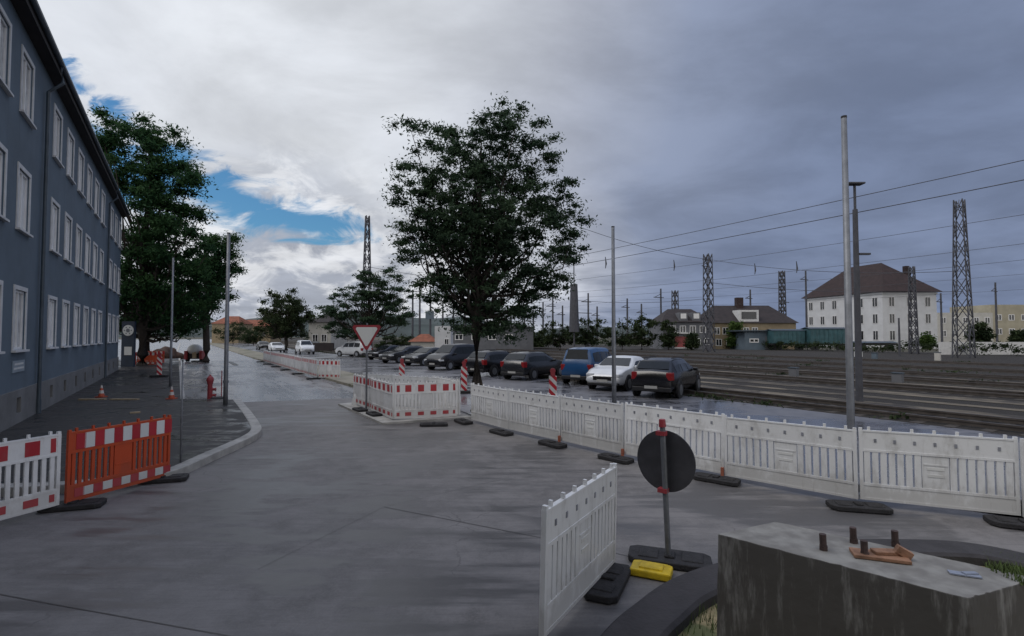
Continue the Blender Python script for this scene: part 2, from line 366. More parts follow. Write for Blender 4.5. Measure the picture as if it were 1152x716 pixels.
# ------------------------------------------------------------------ ground
def sheet(name, poly, z, m):
    b = MB(); b.face([(p[0], p[1], z) for p in poly]); return structure(b.build(name, m))
b = MB(); b.face([(-1800, -600, -.06), (1800, -600, -.06), (1800, 2600, -.06), (-1800, 2600, -.06)])
structure(b.build('ground', M['earth']))
# frame with x along the street, y across it
def along_sheet(name, s0, s1, a0, a1, z, m):
    b = MB(); b.face([(s0, -a1, z), (s1, -a1, z), (s1, -a0, z), (s0, -a0, z)])
    o = structure(b.build(name, m)); o.rotation_euler.z = UROT; return o
road_right = 5.6
along_sheet('road', -40, 420, -60, 30, -.012, M['wetroad'])
be = [G(180, 449), G(272, 452.5), G(402, 447.5), G(560, 440)]
sheet('junction_slab', [tuple(p.xy) for p in be] + [(6, 22), (30, 8), (30, -20), (-30, -20), (-22, 16)], -.008, M['road'])
# fences' line where the concrete stops and the car park begins
ROW = [G(*p) for p in ((530, 475), (573, 487), (631, 500), (702, 516), (815, 539), (966, 568), (1148, 587))]
ROW.append(ROW[-1] + (ROW[-1] - ROW[-2])); 
ext = ROW[-1] + (ROW[-1] - ROW[-2]) * 14
cp = [tuple(p.xy) for p in ROW] + [tuple(ext.xy)]
cp = [(p[0] + .35, p[1] + .35) for p in cp]
cp += [tuple((UA(-20, 17)).xy), tuple(UA(260, 17).xy), tuple(UA(260, 8.4).xy), tuple(UA(22, 8.4).xy)]
sheet('car_park', cp, .012, M['carpark'])
vp = [UA(17.2, 8.0), UA(24, 8.9), UA(60, 9.2), UA(200, 9.2), UA(200, 6.4), UA(60, 6.4), UA(24, 6.8), UA(17.8, 6.9)]
b = MB(); b.prism([(p.x, p.y) for p in vp], -.05, .10); structure(b.build('verge', M['verge']))
along_sheet('ballast', -80, 500, 16.6, 92, -.002, M['ballast'])

# pavement on the left, new asphalt behind a concrete kerb
A_F = -3.65                                # facade offset across the street
kerb_px = [(-30, 560), (60, 556), (130, 549), (165, 544), (200, 537), (243, 517), (283, 498), (294, 489), (291, 480), (281, 466), (270, 453)]
kp = [G(x, y) for x, y in kerb_px]
def smoothline(pts, n=4):
    out = []
    for i in range(len(pts) - 1):
        p0 = pts[max(i - 1, 0)]; p1 = pts[i]; p2 = pts[i + 1]; p3 = pts[min(i + 2, len(pts) - 1)]
        for k in range(n):
            t = k / n
            out.append(.5 * ((2 * p1) + (p2 - p0) * t + (2 * p0 - 5 * p1 + 4 * p2 - p3) * t * t + (3 * p1 - p0 - 3 * p2 + p3) * t ** 3))
    return out + [pts[-1]]
kl = smoothline(kp, 4)
def offset(line, d):
    out = []
    for i, p in enumerate(line):
        t = (line[min(i + 1, len(line) - 1)] - line[max(i - 1, 0)]).normalized()
        out.append(p + Vector((-t.y, t.x, 0)) * d)
    return out
inner = offset(kl, .24)
b = MB()
def ribbon_solid(b, l0, l1, z0, z1):
    n = len(l0); V = b.bm.verts.new
    v = [[V((p.x, p.y, z)) for p in l] for l, z in ((l0, z0), (l0, z1), (l1, z1), (l1, z0))]
    for i in range(n - 1):
        for j in range(4):
            b.bm.faces.new((v[j][i], v[j][i + 1], v[(j + 1) % 4][i + 1], v[(j + 1) % 4][i]))
    b.bm.faces.new([v[j][0] for j in range(4)]); b.bm.faces.new([v[j][-1] for j in range(4)][::-1])
ribbon_solid(b, kl, inner, -.06, .135)
structure(b.build('kerb', M['kerb'], bevel=.015))
pav_edge = G(203, 453); s_e = pav_edge.dot(U); a_e = pav_edge.dot(NV)
poly = [UA(-30, A_F + .02), UA(-30, -2.2)] + [p for p in offset(kl, .242)] + [G(203, 453), UA(s_e + 40, a_e - .3), UA(s_e + 40, A_F - 3), UA(s_e + 16, A_F - 3), UA(s_e + 16, A_F + .02)]
b = MB(); b.prism([(p.x, p.y) for p in poly], -.05, .125); structure(b.build('pavement', M['asphalt']))
b = MB(); l0 = [UA(s_e + k, a_e - .3 * min(1, k / 40) + .003) for k in range(0, 41, 4)]
ribbon_solid(b, l0, [p + NV * .14 for p in l0], -.05, .13); structure(b.build('pavement_edging', M['kerb']))
# kerb line along the far left side of the carriageway
l0 = [UA(s, -.55) for s in range(28, 200, 6)]
b = MB(); ribbon_solid(b, l0, [p - NV * .25 for p in l0], -.05, .07); structure(b.build('road_kerb', M['kerb'], bevel=.01))
b = MB(); b.box((0, 0, 0), (6.5, .35, .02)); o = structure(b.build('drain_channel', M['joint'])); o.location = G(262, 409) + Vector((0, 0, .008)); o.rotation_euler.z = UROT
# slab joints in the concrete
b = MB()
def joint(p, q, w=.012):
    p = G(*p); q = G(*q); d = (q - p).normalized(); sidev = Vector((-d.y, d.x, 0)) * w / 2
    b.face([p - sidev, q - sidev, q + sidev, p + sidev])
joint((-200, 632), (330, 728)); joint((432, 570), (672, 617)); joint((432, 570), (560, 540), .005); joint((672, 617), (800, 648))
joint((432, 570), (290, 640), .005)
for f in b.bm.verts: f.co.z = -.004
structure(b.build('road_joints', M['joint']))
# concrete bed under the fenced-off island in mid-road
i0 = G(443.5, 475); i1 = G(515, 470.5); id_ = (i1 - i0).normalized()
isl = [i0 - NV * .42 - U * .22, i1 + id_ * .35 - U * .22, i1 + id_ * .35 + U * 1.6, i0 + U * 4.5 + NV * .4, i0 + U * 4.5 - NV * .42]
b = MB(); b.prism([(p.x, p.y) for p in isl], -.04, .05); structure(b.build('traffic_island', M['kerb']))

# hills on the horizon
b = MB()
prev = None
for i in range(60):
    x = -900 + i * 40; zt = 16 + 7 * math.sin(i * .5) + 5 * math.sin(i * 1.3) + (22 if i < 22 else 0)
    ring = [Vector((x, 800, -2)), Vector((x, 860, zt * .6)), Vector((x, 960, zt)), Vector((x, 1150, -2))]
    if prev:
        for k in range(3): b.face([prev[k], ring[k], ring[k + 1], prev[k + 1]])
    prev = ring
structure(b.build('hills', mat('wooded_hills', (.045, .06, .06), .95, .3, .02)))

# ------------------------------------------------------------------ blue apartment block on the left
def zfac(px): return 576 * -A_F / (U.y * (VPX - px))
def sfac(px): return (zfac(px) - A_F * NV.y) / U.y
bld = empty('apartment_block', UA(0, A_F), UROT, 'slate blue three storey apartment block with white framed windows along the left pavement', 'building')
S0, S1 = -24.0, sfac(133.5); WT = 10.5
# local frame: x along street, y to the left (into the building)
first = (sfac(53) + sfac(62.7)) / 2
pitch = (sfac(112) - sfac(57.9)) / 5
period = (sfac(122.5) - sfac(57.9))
cols = []
for g in range(-5, 2):
    for k in range(6):
        x = first + g * period + k * pitch
        if S0 + .8 < x < S1 - .75: cols.append(x)
WW = 1.12
rows = [(2.05, 3.62), (5.20, 6.78), (8.25, 9.85)]
def facade(b, xs, zs, holes, y, depth):
    V = {}
    def v(x, z, yy=y):
        k = (round(x, 4), round(z, 4), round(yy, 4))
        if k not in V: V[k] = b.bm.verts.new((x, yy, z))
        return V[k]
    for i in range(len(xs) - 1):
        for j in range(len(zs) - 1):
            x0, x1, z0, z1 = xs[i], xs[i + 1], zs[j], zs[j + 1]
            if any(h[0] - 1e-4 <= x0 and x1 <= h[1] + 1e-4 and h[2] - 1e-4 <= z0 and z1 <= h[3] + 1e-4 for h in holes): continue
            b.bm.faces.new((v(x0, z0), v(x1, z0), v(x1, z1), v(x0, z1)))
    for h in holes:
        c = [(h[0], h[2]), (h[1], h[2]), (h[1], h[3]), (h[0], h[3])]
        for i in range(4):
            p, q = c[i], c[(i + 1) % 4]
            b.bm.faces.new((v(*p), v(*q), v(*q, y + depth), v(*p, y + depth)))
holes = [(x - WW / 2, x + WW / 2, z0, z1) for x in cols for z0, z1 in rows]
xs = sorted({S0, S1} | {h[0] for h in holes} | {h[1] for h in holes}); zs = sorted({1.0, WT} | {h[2] for h in holes} | {h[3] for h in holes})
b = MB(); facade(b, xs, zs, holes, 0, .10)
b.face([(S1, 0, 1.0), (S1, 11, 1.0), (S1, 11, WT), (S1, 0, WT)]); b.face([(S1, 11, 1.0), (S0, 11, 1.0), (S0, 11, WT), (S1, 11, WT)])
b.face([(S1, 0, WT), (S1, 5.5, WT + 4), (S1, 11, WT)]); b.face([(S0, 0, 1.0), (S0, 11, 1.0), (S0, 11, WT), (S0, 0, WT)])
b.build('wall', M['wall'], bld)
# plinth with cellar openings
ph = []
for g in range(-3, 2):
    for k in range(6):
        x = first + g * period + k * pitch
        if S0 + .8 < x < S1 - .5: ph.append((x - .21, x + .21, .38, .80))
xs = sorted({S0, S1 + .03} | {h[0] for h in ph} | {h[1] for h in ph}); zs = [-.1, .38, .80, 1.0]
b = MB(); facade(b, xs, zs, ph, -.045, .2)
b.face([(S0, -.045, 1.0), (S1 + .03, -.045, 1.0), (S1 + .03, .1, 1.0), (S0, .1, 1.0)]); b.face([(S1 + .03, -.045, -.1), (S1 + .03, 11, -.1), (S1 + .03, 11, 1.0), (S1 + .03, -.045, 1.0)])
b.build('plinth', M['plinth'], bld)
for h in ph:
    b = MB(); b.box(((h[0] + h[1]) / 2, .13, .59), (.40, .02, .40)); b.build('cellar_window', M['darkpane'], bld)
for h in holes:
    xc = (h[0] + h[1]) / 2; z0, z1 = h[2], h[3]; zc = (z0 + z1) / 2; w = WW; hh = z1 - z0
    b = MB(); t = .065                     # frame in the opening
    b.box((xc - w / 2 + t / 2, .060, zc), (t, .05, hh)); b.box((xc + w / 2 - t / 2, .060, zc), (t, .05, hh))
    b.box((xc, .060, z1 - t / 2), (w - 2 * t, .05, t)); b.box((xc, .060, z0 + t / 2), (w - 2 * t, .05, t)); b.box((xc, .057, zc), (.06, .05, hh - 2 * t))
    win = b.build('window', M['frame'], bld)
    b = MB(); b.box((xc, .080, zc), (w - .08, .012, hh - .08)); b.build('pane', M['pane'] if rng.random() < .68 else M['panegrey'], win)
    b = MB(); e = .11
    b.box((xc - w / 2 - e / 2, -.010, zc + e / 2), (e, .028, hh + e)); b.box((xc + w / 2 + e / 2, -.010, zc + e / 2), (e, .028, hh + e)); b.box((xc, -.010, z1 + e / 2), (w, .028, e))
    b.build('surround', M['surround'], win)
    b = MB(); b.box((xc, -.03, z0 - .03), (w + .26, .13, .055)); b.build('sill', M['surround'], win)
# eaves, gutter, roof
OV = .28
b = MB(); b.box(((S0 + S1) / 2, -OV / 2 + .15, WT + .06), (S1 - S0 + .1, OV + .30, .12)); b.box(((S0 + S1) / 2, -OV - .02, WT + .10), (S1 - S0 + .1, .04, .24)); b.build('eaves', M['soffit'], bld)
b = MB(); b.tube([(S0 - .3, -OV - .11, WT + .20), (S1 + .05, -OV - .11, WT + .20)], .075, 10); b.build('gutter', M['gutter'], bld)
b = MB(); b.slab([(S0 - .3, -OV - .06, WT + .25), (S1 + .05, -OV - .06, WT + .25), (S1 + .05, 5.5, WT + 4.6), (S0 - .3, 5.5, WT + 4.6)], .1)
b.slab([(S1 + .05, 11.8, WT + .25), (S0 - .3, 11.8, WT + .25), (S0 - .3, 5.5, WT + 4.6), (S1 + .05, 5.5, WT + 4.6)], .1); b.build('roof', M['tiledark'], bld)
for g in range(-3, 2):
    x = first + g * period - (period - 5 * pitch) / 2
    if S0 < x < S1:
        b = MB(); b.tube([(x, -OV - .08, WT + .16), (x, -.42, WT - .35), (x, -.09, WT - .7), (x, -.09, .55)], .05, 10); b.tube([(x, -.09, .55), (x, -.09, .02)], .062, 10)
        b.build('downpipe', M['gutter'], bld)
b = MB(); x = sfac(21.5); b.box((x, -.012, 1.62), (1.15, .02, .30)); pl = b.build('wall_plaque', mat('plaque_enamel', (.22, .28, .34), .4, .1), bld)
b = MB(); b.box((x, -.024, 1.68), (.85, .006, .05)); b.box((x, -.024, 1.57), (.95, .006, .05)); b.build('lettering_band', M['whiteref'], pl)

# ------------------------------------------------------------------ barrier panels
def make_panel(kind):
    """local x 0..2, front (striped) face towards -y, base at z=0"""
    fm = {'white': M['white'], 'old': M['white_old'], 'orange': M['orange']}[kind]
    root = empty('safety_barrier')
    b = MB(); L = 2.0
    b.box((.025, 0, .53), (.05, .045, .98)); b.box((L - .025, 0, .53), (.05, .045, .98))
    b.box((L / 2, 0, .875), (L - .10, .032, .25)); b.box((L / 2, 0, 1.01), (L - .10, .045, .022)); b.box((L / 2, 0, .735), (L - .10, .045, .032))
    b.box((L / 2, 0, .155), (L - .10, .032, .17)); b.box((L / 2, 0, .055), (L - .10, .045, .032)); b.box((L / 2, 0, .257), (L - .10, .045, .036))
    n = 17
    for i in range(n):
        x = .05 + (i + .5) * (L - .1) / n
        if abs(x - L / 2) < .17: continue
        b.box((x, 0, .497), (.082 if kind == 'old' else .058, .036 if kind == 'old' else .028, .445))
    for i in range(7):
        x = .14 + i * (L - .28) / 6
        b.box((x, 0, 1.045), (.036, .030, .05))
    for x in (.025, L - .025): b.box((x, 0, 1.035), (.045, .04, .035))
    b.build('frame', fm, root)
    b = MB(); b.box((L / 2, 0, .497), (.34, .024, .445)); b.box((L / 2, -.004, .42), (.30, .028, .02)); b.box((L / 2, .004, .60), (.30, .028, .02)); b.build('name_plate', fm, root)
    if kind == 'old':                       # small reflector clips on the rear of the top board
        for i in range(7):
            b = MB(); b.box((.22 + i * .26, .019, .88), (.035, .008, .05)); b.build('reflector_clip', M['clip'], root)
        for z, w in ((.545, .22), (.45, .20)):
            b = MB(); b.box((L / 2, .0145, z), (w, .006, .035)); b.build('raised_label', M['whiteref'], root)
    st = []
    if kind == 'orange':
        st += [(.36 + i * .35, .175, M['whiteref']) for i in range(5)] + [((.185 + i * .35) if i else .21, .165, M['red']) for i in range(6)]
    else:
        st += [(x, w, M['red']) for x, w in ((.11, .09), (.42, .19), (.82, .19), (1.22, .19), (1.62, .19), (1.895, .07))]
    for x, w, mm in st:
        for z, hh in ((.875, .22 if kind == 'orange' else .19), (.155, .12 if kind == 'orange' else .10)):
            b = MB(); b.box((x, -.019, z), (w, .008, hh)); b.build('white_stripe' if mm is M['whiteref'] else 'red_stripe', mm, root)
    return root
protos = {k: make_panel(k) for k in ('white', 'old', 'orange')}
used = set()
def panel(kind, p, q, label, group, z=.04, flip=False):
    """stands between two ground points"""
    o = protos[kind] if kind not in used else copy_tree(protos[kind])
    used.add(kind)
    p = Vector(p); q = Vector(q)
    if flip: p, q = q, p
    d = q - p
    o.location = (p.x, p.y, z); o.rotation_euler = (R(rng.uniform(-1.6, 1.6)), R(rng.uniform(-.5, .5)), math.atan2(d.y, d.x) + R(rng.uniform(-.8, .8))); o.scale = ((d.length - .02) / 2.0, 1, 1)
    o['label'] = label; o['category'] = 'barrier'; o['group'] = group
    return o
def make_foot():
    b = MB(); b.prism([(-.37, -.10), (-.30, -.17), (.31, -.16), (.38, -.12), (.36, .12), (.30, .17), (-.31, .16), (-.38, .11)], 0, .065)
    b.box((-.19, 0, .066), (.18, .22, .022)); b.box((.2, .01, .066), (.19, .20, .022)); b.box((0, 0, .075), (.09, .14, .03))
    return b.build('rubber_weight', M['rubber'], bevel=.025)
foot_proto = None
def foot(p, rz, label, group, pin=None, sc=1):
    global foot_proto
    if foot_proto is None: foot_proto = make_foot(); o = foot_proto
    else: o = foot_proto.copy(); COL.objects.link(o)
    o.location = (p.x, p.y, p.z); o.rotation_euler.z = rz; o.scale = (sc, sc, 1)
    tag(o, label, 'foot plate', group); return o
ordn = ['first', 'second', 'third', 'fourth', 'fifth', 'sixth', 'seventh', 'eighth', 'ninth', 'tenth', 'eleventh', 'twelfth']
# long row on the right, seen from behind
for i in range(len(ROW) - 1):
    p, q = ROW[i], ROW[i + 1]
    panel('old', p, q, ['white barrier panel next to the tree trunk, far end of the long row', 'second panel from the tree in the long white row',
        'third panel from the tree in the long white row', 'fourth panel from the tree, behind and left of the round sign in the white row',
        'white barrier panel right behind the round sign, between it and the tall pole', 'white barrier panel from the tall steel pole towards the right picture edge',
        'white barrier panel cut off by the right picture edge, end of the long row'][i], 'white barrier panels in the long right hand row', flip=True)
for i, p in enumerate(ROW[:-1]):
    q = ROW[i + 1]; d = (q - p).normalized(); n = Vector((d.y, -d.x, 0))
    rz = math.atan2(d.y, d.x) + rng.uniform(-.2, .35)
    fo = foot(p + n * .22 - d * .05, rz, ['black rubber foot plate in front of the tree trunk', 'black foot plate under the joint one panel right of the tree',
        'black foot plate under the joint two panels right of the tree', 'black foot plate three panels right of the tree, left of the round sign',
        'black foot plate just right of the round sign', 'black foot plate at the base of the tall steel pole', 'black foot plate at the right picture edge'][i], 'rubber foot plates of the right hand row', sc=1.0)
    if i in (2, 3, 4):
        b = MB(); b.box((.05, .16, .13), (.045, .045, .14)); b.build('peg', M['peg'], fo)
# near panel in the foreground
pa, pb = G(608, 732), G(690, 640)
panel('old', pa, pb, 'nearest white barrier panel standing edge-on in the foreground, left of the round sign', 'single white panels', flip=True)
foot(G(684, 658), math.atan2((pb - pa).y, (pb - pa).x) + .1, 'black foot plate beside the foreground panel and the yellow sign foot', 'loose foot plates')
# two panels on the left
o1, o2 = G(73, 573), G(191, 539)
panel('orange', o1, o2, 'orange barrier panel with red and white stripes at the left pavement corner', 'panels at the left pavement corner', z=.04)
w2 = o1 + (o1 - o2).normalized() * 1.75 + Vector((-.12, 0, 0))
panel('white', w2, o1 + Vector((-.04, -.03, 0)), 'white barrier panel with red squares at the left picture edge, next to the orange one', 'panels at the left pavement corner', z=.04)
foot(G(82, 571), .3, 'grey foot plate between the orange and the white striped panels', 'loose foot plates')
foot(G(183, 541), math.atan2((o2 - o1).y, (o2 - o1).x) - 1.0, 'black foot plate at the right end of the orange panel', 'loose foot plates')
# square of panels on the island
c0 = G(443.5, 475); c1 = G(515, 470.5)
c2 = c0 + U * 2.02; c3 = c0 + U * 4.05
panel('white', c0, c1, 'white barrier panel with red squares facing us on the fenced island', 'panels round the fenced island', z=.05)
panel('white', c2, c0, 'nearer of the two white panels on the street side of the fenced island', 'panels round the fenced island', z=.05)
panel('white', c3, c2, 'farther of the two white panels on the street side of the fenced island', 'panels round the fenced island', z=.05)
e1 = c1 + U * .3 + NV * .1; d = (e1 - c3); k3 = d.length / 3
bk = [c3 + NV * .2 + d * (i / 3) * .97 + Vector((0, .35, 0)) for i in range(4)]
for i in range(3):
    panel('old', bk[i], bk[i + 1], ['leftmost panel of the row closing the back of the fenced island', 'middle panel of the row closing the back of the fenced island', 'rightmost panel of the row closing the back of the fenced island'][i],
        'panels round the fenced island', z=.05, flip=True)
panel('white', c1 + NV * .06, c1 + NV * .06 + U * 1.9, 'white panel seen edge-on between the red striped panel and the tree', 'panels round the fenced island', z=.05)
for (x, y, r, l) in ((488, 479, .1, 'black foot plate under the red striped island panel'), (405, 462, -1.0, 'far black foot plate on the street side of the fenced island'), (421, 467, -1.0, 'near black foot plate on the street side of the fenced island')):
    foot(G(x, y, .05 if x < 440 else 0), r, l, 'foot plates of the fenced island')
# long row down the middle of the far street
ra, rb = G(357, 426.5), G(296.5, 407.5)
nrow = 10
for i in range(nrow):
    p = ra + (rb - ra) * (i / nrow); q = ra + (rb - ra) * ((i + 1) / nrow)
    panel('old', q, p, ('%s panel from the near end of the white row in the far street' % ordn[i]) if i < nrow - 1 else 'last white panel at the far end of the row in the far street', 'white panels down the far street')
panel('white', ra + (G(383, 427) - ra) * .06, G(383, 427), 'white panel turned across the near end of the far street row', 'white panels down the far street')
for i in range(0, nrow + 1, 2):
    p = ra + (rb - ra) * (i / nrow); foot(p - NV * .2, UROT + math.pi / 2, 'black foot plate %s under the far street row' % ('nearest of those' if i == 0 else 'number %s counting away' % ordn[i // 2]), 'foot plates of the far street row')

# ------------------------------------------------------------------ sign posts
# round prohibition-size plate seen from behind
sb = G(752, 633)
sg = empty('round_sign', sb, 0, 'round road sign seen from its dark back on a grey post with red cap', 'road sign')
b = MB(); b.tube([(0, 0, .05), (-.05, 0, 1.46)], .030, 12); b.build('post', M['dullsteel'], sg)
b = MB(); b.tube([(-.05, 0, 1.44), (-.052, 0, 1.52)], [.040, .034], 12); b.build('cap', M['redcap'], sg)
b = MB(); rot = Matrix.Rotation(R(-40), 4, 'Z')
disc = [(.33 * math.cos(k * math.pi / 24), .33 * math.sin(k * math.pi / 24)) for k in range(48)]
for lo, hi in ((-.014, .0),):
    va = [b.bm.verts.new(rot @ Vector((x, -lo, z)) + Vector((-.005, .060, 1.06))) for x, z in disc]; vb = [b.bm.verts.new(rot @ Vector((x, -hi, z)) + Vector((-.005, .060, 1.06))) for x, z in disc]
    b.bm.faces.new(va); b.bm.faces.new(vb[::-1])
    for i in range(48): b.bm.faces.new((va[i], va[(i + 1) % 48], vb[(i + 1) % 48], vb[i]))
b.build('plate', M['grey_back'], sg)
for z in (.76, 1.37):
    b = MB(); b.box((-.028 - .03 * z / 1.4, .012, z), (.10, .075, .045), Matrix.Rotation(R(-40), 3, 'Z')); b.build('clamp', M['redcap'], sg)
b = MB(); b.box((.075, .040, 1.27), (.035, .006, .06), Matrix.Rotation(R(-40), 3, 'Z')); b.build('sticker', M['whiteref'], sg)
f = foot(sb + Vector((.02, .02, 0)), -.35, 'black rubber foot plate holding the round sign', 'loose foot plates', sc=1.15)
yb = MB(); yb.prism([(-.20, -.125), (.20, -.125), (.20, .10), (.14, .125), (-.14, .125), (-.20, .10)], 0, .075); yb.box((0, 0, .078), (.24, .15, .03))
o = yb.build('yellow_weight', M['yellow'], bevel=.02); o.location = G(733, 646); o.rotation_euler.z = -.42
tag(o, 'yellow plastic foot block beside the round sign', 'foot plate')

# give way sign
yb = G(412, 462, .05); ys = empty('give_way_sign', (yb.x, yb.y, .05), 0, 'white triangular give way sign with red border on the fenced island', 'road sign')
def hgt(px, py, base): return P(px, py, base.y).z - base.z
hc = hgt(412, 376, ys.location); b = MB(); b.tube([(0, 0, 0), (0, 0, hc + .35)], .032, 10); b.build('post', M['steel'], ys)
def tri(r, z, y, b, th=.006, rr=.12):
    pts = []
    for k in range(3):
        c = R(-90 + 120 * k)
        for d in (-5, 5): pts.append((math.cos(c + R(d)) * r, z + math.sin(c + R(d)) * r))
    va = [b.bm.verts.new((x, y, zz)) for x, zz in pts]; vb = [b.bm.verts.new((x, y + th, zz)) for x, zz in pts]; b.bm.faces.new(va); b.bm.faces.new(vb[::-1]); n = len(pts)
    for i in range(n): b.bm.faces.new((va[i], va[(i + 1) % n], vb[(i + 1) % n], vb[i]))
b = MB(); b_r = .50; tri(b_r, hc, -.045, b); b.build('red_border', M['redcap'], ys)
b = MB(); tri(.38, hc, -.049, b, .003); b.build('white_field', M['whiteref'], ys)
b = MB(); tri(b_r * .98, hc, -.038, b, .004); b.build('back_plate', M['dullsteel'], ys)
b = MB(); b.lathe([(.30, 0), (.22, .30), (.10, .55), (.05, .60)], (0, 0, 0), 14)
o = b.build('sand_bag', M['white_old']); o.location = G(405, 455, .05); tag(o, 'pale pointed sack beside the foot of the give way sign', 'sack')

# delineator boards
def make_beacon():
    r = empty('delineator_board')
    b = MB(); b.box((0, 0, .62), (.25, .05, 1.0)); b.build('striped_board', M['stripes'], r, bevel=.015)
    b = MB(); b.prism([(-.4, -.2), (.4, -.2), (.4, .2), (-.4, .2)], 0, .12); b.build('foot', M['rubber'], r, bevel=.02)
    l = empty  # warning lamp
    b = MB(); b.box((0, 0, 1.16), (.14, .09, .10)); b.build('lamp_base', M['redcap'], r)
    b = MB(); b.tube([(0, -.035, 1.28), (0, .035, 1.28)], .09, 16); b.build('lamp_lens', M['redcap'], r)
    return r
bp = make_beacon()
for i, (x, y, l) in enumerate(((522, 443, 'red and white striped delineator board just left of the tree trunk'), (622, 462, 'red and white delineator board with red lamp behind the long white row, near the cars'),
        (452, 437, 'striped delineator board behind the fenced island near the parked cars'), (179, 427, 'striped delineator board on the far left pavement by the orange pile'))):
    o = bp if i == 0 else copy_tree(bp); o.location = G(x, y); o.rotation_euler.z = (.12, -.1, .35, .2)[i]
    if i == 3: o.location.z = .125
    tag(o, l, 'delineator', 'striped delineator boards')

# steel lamp-less poles
def pole(px, top, base, label, r=.055, name='steel_pole', ztop=None, lean=0.0):
    p = G(px, base); h = P(px, top, p.y).z
    b = MB(); b.tube([(0, 0, 0), (0, 0, .9), (lean, 0, h)], [r * 1.25, r * 1.15, r * .85], 12)
    r0 = empty(name, (p.x, p.y, 0), 0, label, 'pole', 'bare steel poles'); b.build('shaft', M['steel'], r0, smooth=True)
    b = MB(); b.tube([(0, 0, .85), (0, 0, .93)], r * 1.45, 12); b.build('collar', M['dullsteel'], r0)
    b = MB(); b.tube([(lean, 0, h), (lean, 0, h + .03)], r * .9, 12); b.build('end_cap', M['trim'], r0)
    return r0
pole(253.5, 263, 459.6, 'bare steel pole on the left pavement corner next to the red hydrant', .06)
pole(191.5, 290, 438, 'thin steel pole farther down the left pavement in front of the trees', .045)
pole(691, 256, 464, 'bare steel pole behind the long white row, in front of the white car', .06)
pole(959, 133, 553, 'tall steel pole at the right, rising from the joint of two white panels', .048)
o = pole(203, 407, 529, 'thin waist-high steel post at the right end of the orange panel', .013)

# red hydrant
hy = empty('fire_hydrant', G(236, 451) + Vector((0, 0, 0)), .3, 'red pillar fire hydrant left of the bare steel pole', 'hydrant')
b = MB(); b.lathe([(.15, 0), (.15, .04), (.09, .06), (.085, .62), (.105, .64), (.105, .70)], n=16); b.build('barrel', M['redcap'], hy, smooth=False)
b = MB(); b.lathe([(.115, .70), (.125, .76), (.115, .84), (.07, .90), (.03, .93), (.03, .97), (.001, .975)], n=16); b.build('bonnet', M['redcap'], hy)
for dx, z in ((.0, .42), (.0, .20)):
    b = MB(); b.tube([(.05, 0, z), (.17, 0, z)], .05, 12); b.tube([(.17, 0, z), (.20, 0, z)], .062, 12); b.build('outlet', M['redcap'], hy)
b = MB(); b.lathe([(.30, 0), (.30, .10), (.24, .16), (.1, .18)], n=14); o = b.build('rubber_lump', M['rubber']); o.location = G(246, 452, .0)
tag(o, 'low black rubber lump on the kerb between hydrant and pole', 'rubber foot')
b = MB(); b.tube([(0, 0, 0), (0, 0, 1.1)], .018, 8); o = b.build('marker_rod', M['redcap']); o.location = G(249, 450); tag(o, 'thin red marker rod just left of the bare pole', 'rod')

# traffic cones and planks on the fresh asphalt
def cone_parts():
    r = empty('traffic_cone')
    b = MB(); b.box((0, 0, .02), (.34, .34, .04)); b.build('base', M['orange'], r)
    b = MB(); b.lathe([(.13, .04), (.10, .18)], n=14); b.build('lower_band', M['orange'], r)
    b = MB(); b.lathe([(.10, .18), (.075, .32)], n=14); b.build('white_band', M['conewhite'], r)
    b = MB(); b.lathe([(.075, .32), (.05, .42)], n=14); b.build('middle_band', M['orange'], r)
    b = MB(); b.lathe([(.05, .42), (.03, .55)], n=14); b.build('white_tip', M['conewhite'], r)
    return r
cn = cone_parts()
for i, (x, y, l) in enumerate(((114, 447, 'traffic cone on dark asphalt close to the blue house plinth'), (193, 449, 'traffic cone at the edge of the dark asphalt near the thin pole'))):
    o = cn if i == 0 else copy_tree(cn); o.location = G(x, y, .125); o.scale = (.8, .8, .8); tag(o, l, 'traffic cone', 'traffic cones on the asphalt')
for (x, y, l, ln, rz) in ((104, 450, 'short orange brown plank on the asphalt by the cone near the plinth', .9, .05), (140, 450, 'pale plank lying on the asphalt in the middle of the pavement', 1.0, .0), (152, 465, 'small pale offcut lying on the dark asphalt', .25, .6)):
    b = MB(); b.box((0, 0, .02), (ln, .12, .04)); o = b.build('plank', M['palewood']); o.location = G(x, y, .127); o.rotation_euler.z = rz; tag(o, l, 'plank')

